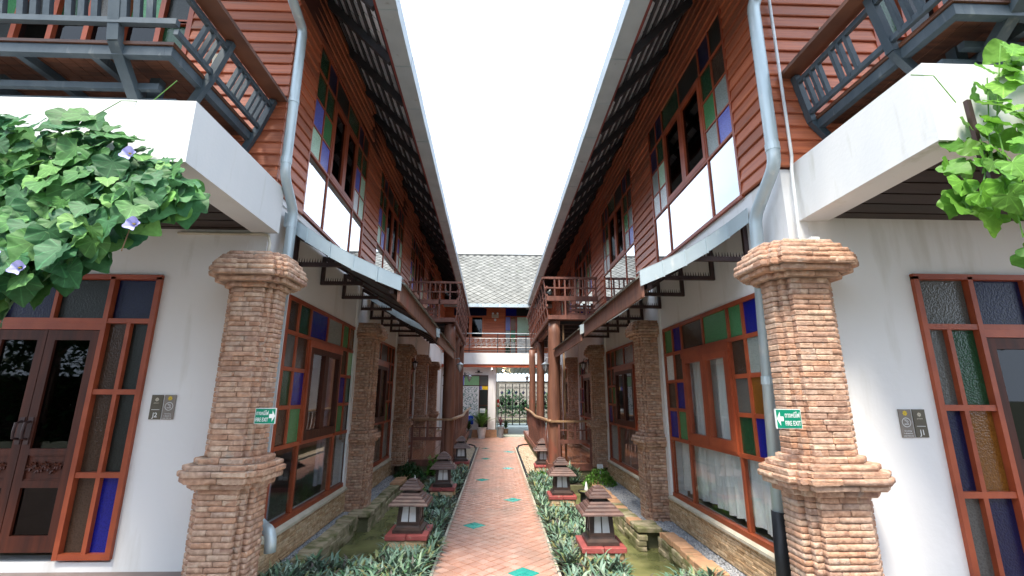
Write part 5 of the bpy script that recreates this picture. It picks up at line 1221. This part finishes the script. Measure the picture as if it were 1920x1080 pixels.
# gate
gt = empty('iron_gate', (1.2, 24.3, .05), 'black ornamental iron gate across the far passage', 'gate')
MB().box(.0, .05, 24.28, 24.33, .05, 2.3).build('gate_frame', m_silver, gt); MB().box(0, 3.1, 24.28, 24.33, 2.24, 2.34).build('top_rail', m_silver, gt)
MB().box(0.05, 3.1, 24.29, 24.32, .12, .16).box(0.05, 3.1, 24.29, 24.32, .5, .53).build('bottom_rail', m_iron, gt)
m_gblue = M('blue_gate_rosette', (.03, .07, .5), rough=.4)
for k in range(8):
    x0 = .08+k*.37; x1 = x0+.34; cx = (x0+x1)/2
    fb_ = MB(); fb_.tube([(x0, 24.3, .16), (x0, 24.3, 2.22)], .014, 5).tube([(x1, 24.3, .16), (x1, 24.3, 2.22)], .014, 5).tube([(x0, 24.3, 2.2), (x1, 24.3, 2.2)], .014, 5).build('leaf_frame', m_iron, gt)
    s_ = MB()
    for zc in (.34, .72, .95, 1.5, 1.98): spiral(s_, cx-.07, zc, .075, 0, 24.3, th=.011); spiral(s_, cx+.07, zc, .075, 3.14, 24.3, -1.4, .011)
    spiral(s_, cx, 1.3, .1, 1, 24.3, th=.011); s_.tube([(cx, 24.3, .5), (cx, 24.3, 2.2)], .010, 5); s_.build('scrollwork', m_iron, gt)
    b_ = MB(); n = 12; b_.add([(cx+.085*math.cos(2*math.pi*q/n), 24.27, 1.19+.085*math.sin(2*math.pi*q/n)) for q in range(n)]+[(cx+.085*math.cos(2*math.pi*q/n), 24.29, 1.19+.085*math.sin(2*math.pi*q/n)) for q in range(n)], [tuple(range(n))[::-1], tuple(range(n, 2*n))]+[(q, (q+1) % n, (q+1) % n+n, q+n) for q in range(n)]).build('disc', m_iron, gt)
    r_ = MB(); spiral(r_, cx, 1.74, .085, 0, 24.27, 2.4, .014); r_.build('rosette', m_gblue, gt)
# fairy lights on the passage ceiling
fl = empty('string_lights', (.5, 20, 2.65), 'warm string of bulbs under the passage ceiling', 'string lights')
MB().tube([(.22, 18.8, 2.62), (.34, 20, 2.56), (.38, 21, 2.60), (.55, 22.5, 2.56), (.70, 24, 2.58)], .006, 4).build('cable', m_iron, fl)
for p in ((.24, 18.9, 2.60), (.35, 20.1, 2.53), (.38, 21.1, 2.55), (.57, 22.6, 2.52), (.62, 23.2, 2.50)): MB().lathe([(.008, .04), (.026, .01), (.03, -.01), (.01, -.04)], p, 8).build('bulb', m_bulb, fl)
# camera, extinguisher
cc = empty('cctv_camera', (-.22, 18.42, 2.58), 'small white security camera under the far balcony beam', 'camera'); MB().tube([(-.22, 18.5, 2.62), (-.20, 18.3, 2.56)], .045, 10).build('body', m_swhite, cc); MB().box(-.24, -.20, 18.45, 18.5, 2.6, 2.7).build('mount', m_swhite, cc); MB().tube([(-.20, 18.3, 2.56), (-.199, 18.29, 2.557)], .03, 10).build('lens', m_iron, cc)
ex = empty('fire_extinguisher', (.12, 19.6, 1.0), 'red and white extinguisher notice board on the passage wall', 'sign'); MB().box(.0, .10, 19.6, 19.62, 1.15, 1.45).build('board', m_extr, ex); MB().box(.02, .085, 19.594, 19.599, 1.2, 1.3).build('notice', m_swhite, ex)
# beyond the gate
MB().box(-6, 8, 34, 34.3, -.3, 2.6).build('garden_wall', m_room, label='tan wall far beyond the gate', cat='wall'); structure(MB().box(-6, 8, 27.5, 34, -.1, .0).build('lane', m_ground))
shrub(.9, 30, .3, 1.5, 1.7, m_dshrub, 'dark green bush seen through the gate', 500, (.15, .3), (.03, .06))
shrub(3.3, 30.5, .3, 1.3, 1.6, m_dshrub, 'second dark bush seen through the gate, to the right', 400, (.15, .3), (.03, .06))
# pots
def pot_plant(x, y, r, h, mat, label, kind='palm'):
    root = empty('potted_plant', (x, y, 0), label, 'potted plant')
    MB().lathe([(r*.7, 0), (r*.98, h*.9), (r*1.08, h*.9), (r*1.08, h), (r*.9, h), (r*.86, h*.9)], (x, y, 0), 18).build('pot', mat, root, smooth=False)
    MB().lathe([(r*.9, h*.9), (.01, h*.92)], (x, y, 0), 14).build('soil', m_soil, root)
    V = []; F = []; k = 0
    def blade(p, d, sd_, l_, w2):
        nonlocal k
        V.append(np.array([p, p+d*l_*.5-sd_*w2+[0, 0, 0], p+d*l_, p+d*l_*.5+sd_*w2])); F.extend([(k, k+1, k+2), (k, k+2, k+3)]); k += 4
    if kind == 'palm':
        st = MB()
        for i in range(34):
            az = rng.uniform(0, 6.28); L_ = rng.uniform(.6, 1.05); e = rng.uniform(.75, 1.45); pts = []
            for t in [j/9 for j in range(10)]:
                pts.append(np.array([x+math.cos(az)*L_*t*math.cos(e)*1.1, y+math.sin(az)*L_*t*math.cos(e)*1.1, h+L_*math.sin(e)*t-.35*L_*t*t]))
            st.tube(pts[:9:2]+[pts[9]], .005, 4)
            for a, b in zip(pts[2:-1], pts[3:]):
                d = (b-a)/np.linalg.norm(b-a); s2 = np.array([-math.sin(az), math.cos(az), 0])
                for sg in (-1, 1):
                    dd = d*.6+s2*sg*.8+np.array([0, 0, -.15]); dd /= np.linalg.norm(dd); blade(a, dd, np.cross(dd, [0, 0, 1.]), .16, .009)
                    blade((a+b)/2, dd, np.cross(dd, [0, 0, 1.]), .15, .009)
        st.build('stem', m_fern, root)
    else:
        for i in range(90):
            az = rng.uniform(0, 6.28); e = rng.uniform(.5, 1.5); d = np.array([math.cos(az)*math.cos(e), math.sin(az)*math.cos(e), math.sin(e)]); blade(np.array([x, y, h*.95+rng.uniform(0, .2)]), d, np.array([-math.sin(az), math.cos(az), 0]), rng.uniform(.15, .3), .018)
    npmesh('foliage', np.concatenate(V), np.array(F), m_palm if kind == 'palm' else (m_purp if kind == 'purple' else m_dshrub), root, kind='stuff')
m_palm = leaf_mat('areca_palm_leaf', [(.08, .2, .03), (.13, .28, .05), (.2, .34, .07)]); m_purp = leaf_mat('purple_cordyline_leaf', [(.12, .02, .06), (.2, .05, .1), (.4, .35, .35)])
pot_plant(-.58, 18.35, .18, .40, m_pot, 'bushy areca palm in a white pot at the far end of the yard'); pot_plant(.16, 18.6, .13, .42, m_potg, 'purple-leaved plant in a tall grey planter by the passage', 'purple'); pot_plant(-1.08, 18.4, .14, .3, m_potg, 'small dark green plant in a grey pot left of the palm', 'dark'); pot_plant(.38, 20.2, .12, .22, m_copo, 'small plant in a terracotta pot inside the passage', 'dark')
MB().box(-1.18, -.92, 18.5, 18.74, .5, .82).build('blue_bin', m_blueb, label='bright blue plastic box against the far wall', cat='box'); 
nt_ = empty('notice_stand', (-.57, 18.6, .6), 'small pale notice card behind the areca palm', 'sign'); MB().box(-.68, -.46, 18.6, 18.615, .93, 1.10).build('card', m_swhite, nt_); MB().box(-.66, -.48, 18.596, 18.5995, .96, 1.02).build('print', m_galv, nt_)
MB().tube([(-.9, 18.72, 2.50), (-.6, 18.72, 2.50)], .014, 6).tube([(-.75, 18.72, 2.5), (-.75, 18.72, 2.58)], .05, 8).build('ceiling_fan', m_iron, label='small dark fan under the far balcony', cat='fan')
# lily-shaped wall ornament left out of the setting; bamboo pole on veranda
MB().tube([(1.42, 9.75, .3), (1.41, 9.75, 3.1)], .022, 8).build('bamboo_pole', m_hand, smooth=True, label='thin pale bamboo pole standing beside the right log post', cat='pole')

# ------------------------------------------------------------ flowering vines
def vine_leaf(mat, seed):
    r = random.Random(seed); out_ = []
    prof = [(0, -.04), (.17, -.25), (.40, -.30), (.58, -.16), (.64, .04), (.62, .20), (.52, .36), (.40, .54), (.16, .80), (0, 1.0)]
    P = [(x*(1+r.uniform(-.1, .1)), y+r.uniform(-.04, .04)) for x, y in prof]; P[0] = prof[0]; P[-1] = prof[-1]
    ring = [(x, y) for x, y in P]+[(-x*(1+r.uniform(-.12, .12)), y+r.uniform(-.04, .04)) for x, y in P[-2:0:-1]]
    for _ in range(1):
        q = []
        for i in range(len(ring)):
            a, b = ring[i], ring[(i+1) % len(ring)]; q += [(a[0]*.8+b[0]*.2, a[1]*.8+b[1]*.2), (a[0]*.25+b[0]*.75, a[1]*.25+b[1]*.75)]
        ring = q
    cup = r.uniform(-.20, .05)
    v = [(0, .0, 0), (0, .35, -.015), (0, .7, -.03)]+[(x, y, .10*abs(x)-cup*(x*x+(y-.3)**2)-.10*max(0, y)**2+.035*math.sin(8*math.atan2(x, y-.2)+seed)+r.uniform(-.008, .008)) for x, y in ring]
    n = len(ring); f = []
    for i in range(n):
        a, b = i, (i+1) % n; ya, yb = ring[a][1], ring[b][1]; ym = (ya+yb)/2; c = 0 if ym < .18 else (1 if ym < .55 else 2)
        f.append((c, 3+a, 3+b)) if ring[a][0]*1 or 1 else None
    for sx in (1, -1):
        idx = range(n)
    # fill midrib fans
    def near(c, s_):
        best = None
        for i in range(n):
            a, b = ring[i], ring[(i+1) % n]
            ca = 0 if (a[1]+ring[(i-1) % n][1])/2 < .18 else (1 if (a[1]+ring[(i-1) % n][1])/2 < .55 else 2); cb = 0 if (a[1]+b[1])/2 < .18 else (1 if (a[1]+b[1])/2 < .55 else 2)
            if ca != cb: f.append((ca, 3+i, cb))
    near(0, 0)
    me = bpy.data.meshes.new('leaf'); me.from_pydata(v, [], f)
    import bmesh
    bm = bmesh.new(); bm.from_mesh(me)
    bmesh.ops.recalc_face_normals(bm, faces=bm.faces)
    if sum(q.normal.z for q in bm.faces) < 0: bmesh.ops.reverse_faces(bm, faces=bm.faces)
    bm.to_mesh(me); bm.free(); me.materials.append(mat); me.polygons.foreach_set('use_smooth', [True]*len(me.polygons)); me.update(); return me
m_vl = leaf_mat('vine_leaf_green', [(.035, .13, .045), (.05, .18, .06), (.04, .15, .07), (.10, .28, .06), (.03, .11, .045), (.16, .36, .08), (.04, .15, .06)], back=(.10, .22, .09), rough=.6, trans=.25, veins=True)
m_vr = leaf_mat('vine_leaf_lime', [(.13, .33, .035), (.18, .42, .05), (.10, .27, .04), (.24, .5, .07), (.08, .2, .03)], rough=.5, trans=.35, veins=True)
VL = [vine_leaf(m_vl, i) for i in range(6)]; VR = [vine_leaf(m_vr, i+9) for i in range(5)]
m_petal = M('pale_violet_petal', (.42, .42, .85), (.55, .55, .92), rough=.6, trans=.2)
def interp(pts, x):
    if x <= pts[0][0]: return pts[0][1]
    for (a, b), (c, d) in zip(pts[:-1], pts[1:]):
        if x <= c: return b+(d-b)*(x-a)/(c-a)
    return pts[-1][1]
def trumpet(loc, par, s=.037):
    f = MB(); x, y, z = loc; n = 25; v = [(x, y+.03, z)]; fc = []
    for k in range(n):
        a = 2*math.pi*k/n; r_ = s*(1+.14*math.cos(5*a)); v.append((x+r_*math.cos(a), y-.012+.008*math.sin(3*a), z+r_*math.sin(a)*.85))
    for k in range(n): v.append((x+s*.38*math.cos(2*math.pi*k/n), y+.004, z+s*.38*math.sin(2*math.pi*k/n)))
    for k in range(n): a, b = 1+k, 1+(k+1) % n; c, d = a+n, b+n; fc += [(a, b, d, c)]; fc += [(c, d, 0)]
    f.add(v, [q[::-1] for q in fc]); o = f.build('flower', m_petal, par, smooth=True)
    MB().lathe([(.004, 0), (.008, .004)], (x, y+.004, z), 6).build('flower_throat', m_syel, o)
def vine(name, box, top, bot, ys, n, ms, size, label, stems, flowers, clip=None, under=260):
    root = empty(name, ((box[0]+box[1])/2, ys[0], 3.0), label, 'vine')
    k = 0; tries = 0; placed = []
    while k < n and tries < 60000:
        tries += 1
        x = random.uniform(*box); zt, zb = interp(top, x), interp(bot, x)
        if zt <= zb: continue
        z_ = random.uniform(zb, zt); u = (z_-zb)/(zt-zb)
        if clip and not clip(x, z_): continue
        s_ = random.uniform(*size)*(1 if k % 3 else .7)
        if any(abs(x-a)+abs(z_-b) < .55*min(s_, c) for a, b, c in placed) and tries < 30000: continue
        placed.append((x, z_, s_))
        y = ys[0]+(ys[1]-ys[0])*(u**1.5)+random.uniform(-.05, .05)
        rx = R(random.uniform(62, 112)-u*u*38); o = piece('leaf', random.choice(ms), (x, y, z_), (s_, s_, s_), None, root)
        # leaf lies facing the viewer, tip hanging down
        o.rotation_euler = (rx+R(180)*0, 0, 0)
        mt = Matrix.Rotation(random.uniform(-.7, .7)+(0), 3, 'Z') @ Matrix.Rotation(R(-90)+R(90), 3, 'X')
        tip = Matrix.Rotation(math.pi+random.uniform(-.8, .8), 3, 'Z')     # rotate leaf in its own plane: tip down
        face = Matrix.Rotation(rx, 3, 'X'); turn = Matrix.Rotation(random.uniform(-.55, .55), 3, 'Z')
        o.rotation_euler = (turn @ face @ tip).to_euler(); k += 1
    # inner layer of leaves, darkest depth of the mass
    V = []; F = []; kk = 0
    for _ in range(under):
        x = random.uniform(*box); zt, zb = interp(top, x), interp(bot, x)
        if zt <= zb+.08: continue
        z_ = random.uniform(zb+.03, zt-.04)
        if clip and not clip(x, z_): continue
        me = random.choice(ms); 
        if id(me) not in TA: TA[id(me)] = tri_arrays(me)
        v, t = TA[id(me)]; s_ = random.uniform(*size)
        rot = np.array(Matrix.Rotation(random.uniform(-.8, .8), 3, 'Z') @ Matrix.Rotation(R(random.uniform(50, 110)), 3, 'X') @ Matrix.Rotation(math.pi+random.uniform(-1, 1), 3, 'Z'))
        u = (z_-zb)/(zt-zb); y = ys[0]+(ys[1]-ys[0])*(u**1.5)+random.uniform(.07, .2)
        V.append((v*s_)@rot.T+np.array([x, y, z_])); F.append(t+kk); kk += len(v)
    if V: npmesh('inner_leaves', np.concatenate(V), np.concatenate(F), ms[0].materials[0], root, kind='stuff', smooth=True)
    for st in stems: MB().tube(st, .0028, 5).build('stem', m_hand if len(st) < 3 else m_fern, root)
    for f in flowers: trumpet(f, root)
    return root
topL = [(-3.6, 3.20), (-2.75, 3.18), (-2.57, 3.16), (-2.36, 3.18), (-2.17, 3.07), (-1.98, 2.98), (-1.86, 2.88), (-1.76, 2.76), (-1.70, 2.62)]
botL = [(-3.6, 1.96), (-2.48, 2.0), (-2.34, 2.08), (-2.2, 2.15), (-2.07, 2.2), (-1.97, 2.34), (-1.87, 2.44), (-1.76, 2.56), (-1.70, 2.60)]
vine('flowering_vine', (-3.25, -1.76), topL, botL, (2.18, 2.42), 298, VL, (.085, .15), 'broad-leaved green vine with pale violet flowers hanging over the left white slab',
     [[(-2.5, 2.45, 3.1), (-2.3, 2.50, 3.33), (-2.2, 2.6, 3.40), (-2.12, 2.66, 3.6)], [(-2.4, 2.35, 2.2), (-2.45, 2.42, 2.8), (-2.55, 2.5, 3.15)], [(-1.87, 2.25, 2.5), (-1.9, 2.25, 2.3)]],
     [(-2.50, 2.12, 2.53), (-2.49, 2.12, 2.42), (-2.37, 2.12, 2.24), (-2.24, 2.12, 2.17), (-1.87, 2.14, 2.78), (-2.66, 2.14, 2.96), (-1.77, 2.13, 2.40)], under=420)
topR = [(2.10, 2.50), (2.2, 3.0), (2.30, 3.08), (2.42, 3.34), (2.52, 3.30), (2.64, 3.48), (3.4, 3.6)]
botR = [(2.10, 2.45), (2.2, 2.46), (2.29, 2.20), (2.33, 2.18), (2.42, 2.25), (2.6, 2.6), (3.4, 2.4)]
vine('flowering_vine', (2.19, 2.95), [(2.19, 2.52), (2.28, 2.78), (2.36, 2.98), (2.44, 3.06), (2.50, 3.2), (2.56, 3.36), (2.68, 3.50), (3.4, 3.6)], [(2.19, 2.46), (2.27, 2.44), (2.35, 2.42), (2.38, 2.22), (2.44, 2.2), (2.6, 2.3), (3.4, 2.4)], (1.78, 1.95), 110, VR, (.075, .115), 'lime-green broad-leaved vine hanging at the right edge beside the white slab',
     [[(2.35, 1.86, 2.3), (2.42, 1.9, 2.9), (2.62, 1.95, 3.4)], [(2.30, 1.95, 3.05), (2.24, 1.97, 3.22), (2.13, 1.98, 3.23)], [(2.2, 1.86, 2.5), (2.35, 1.9, 2.75), (2.5, 1.95, 3.2)]], [], under=90)
MB().bar((2.42, 2.0, 3.1), (2.42, 2.0, 2.5), .022, .022, (0, 1, 0)).build('trellis_post', m_steel, label='thin dark trellis post behind the right vine', cat='post')

# ------------------------------------------------------------ unseen trees added behind the viewpoint to darken the glass and front walls
def added_tree(x, y, h, r_, label):
    root = empty('added_tree', (x, y, 0), label, 'tree', 'added unseen trees across the forecourt')
    tr = MB(); tr.tube([(x, y, -.2), (x+.1, y, h*.3), (x-.1, y+.1, h*.6), (x, y, h*.85)], [.16, .12, .08, .03], 8)
    for k in range(6):
        a = k*1.05; tr.tube([(x, y, h*.35+k*.1), (x+math.cos(a)*r_*.5, y+math.sin(a)*r_*.5, h*.55+k*.1), (x+math.cos(a)*r_*.85, y+math.sin(a)*r_*.85, h*.7+k*.08)], [.06, .04, .015], 6)
    tr.build('trunk', m_log, root)
    n = 9000; cl = rng.normal(size=(60, 3)); cl = cl/np.linalg.norm(cl, axis=1)[:, None]*rng.uniform(.35, 1, (60, 1))*np.array([r_, r_, h*.34])+np.array([x, y, h*.64])
    c = cl[rng.integers(0, 60, n)]+rng.normal(size=(n, 3))*.28; az = rng.uniform(0, 6.28, n); e = rng.uniform(-1, 1, n); l_ = .22
    d = np.stack([np.cos(az)*np.cos(e), np.sin(az)*np.cos(e), np.sin(e)], 1)*l_; s2 = np.stack([-np.sin(az), np.cos(az), rng.uniform(-.5, .5, n)], 1)*.06
    V = np.stack([c, c+d*.5-s2, c+d, c+d*.5+s2], 1).reshape(-1, 3); F = np.arange(n*4).reshape(n, 4)
    npmesh('crown', V, F, m_dshrub, root, kind='stuff')
for x, y, h, r_, lb in ((-11, -5.5, 7, 2.4, 'added tall dense tree at the far left of the forecourt'), (-15.5, -9, 8, 2.8, 'tallest added dense tree beyond the left end of the forecourt'), (10.5, -5.5, 7, 2.4, 'added tall dense tree at the far right of the forecourt'), (-6, -6.2, 8.5, 2.6, 'leftmost added dense tree across the forecourt behind the viewpoint'), (-2.2, -7, 8, 2.4, 'low added dense tree left of centre across the forecourt'), (1.8, -6.8, 8, 2.4, 'added dense tree right of centre across the forecourt'), (5.8, -6.3, 8.5, 2.6, 'rightmost added dense tree across the forecourt behind the viewpoint')): added_tree(x, y, h, r_, lb)

# hedge added out of view so the glass reflects something dark
hg = empty('added_hedge', (-3, -9.5, 0), 'long dark hedge added out of view behind the trees', 'hedge'); MB().box(-20, 14, -9.8, -9.4, 0, 2.2).build('branch_mass', m_soil, hg)
n = 16000; c = np.stack([rng.uniform(-20, 14, n), rng.uniform(-9.6, -8.9, n), rng.uniform(0, 2.9, n)], 1); az = rng.uniform(0, 6.28, n); e = rng.uniform(-1, 1, n)
d = np.stack([np.cos(az)*np.cos(e), np.sin(az)*np.cos(e), np.sin(e)], 1)*.22; s2 = np.stack([-np.sin(az), np.cos(az), rng.uniform(-.5, .5, n)], 1)*.07
npmesh('foliage', np.stack([c, c+d*.5-s2, c+d, c+d*.5+s2], 1).reshape(-1, 3), np.arange(n*4).reshape(n, 4), m_dshrub, hg, kind='stuff')
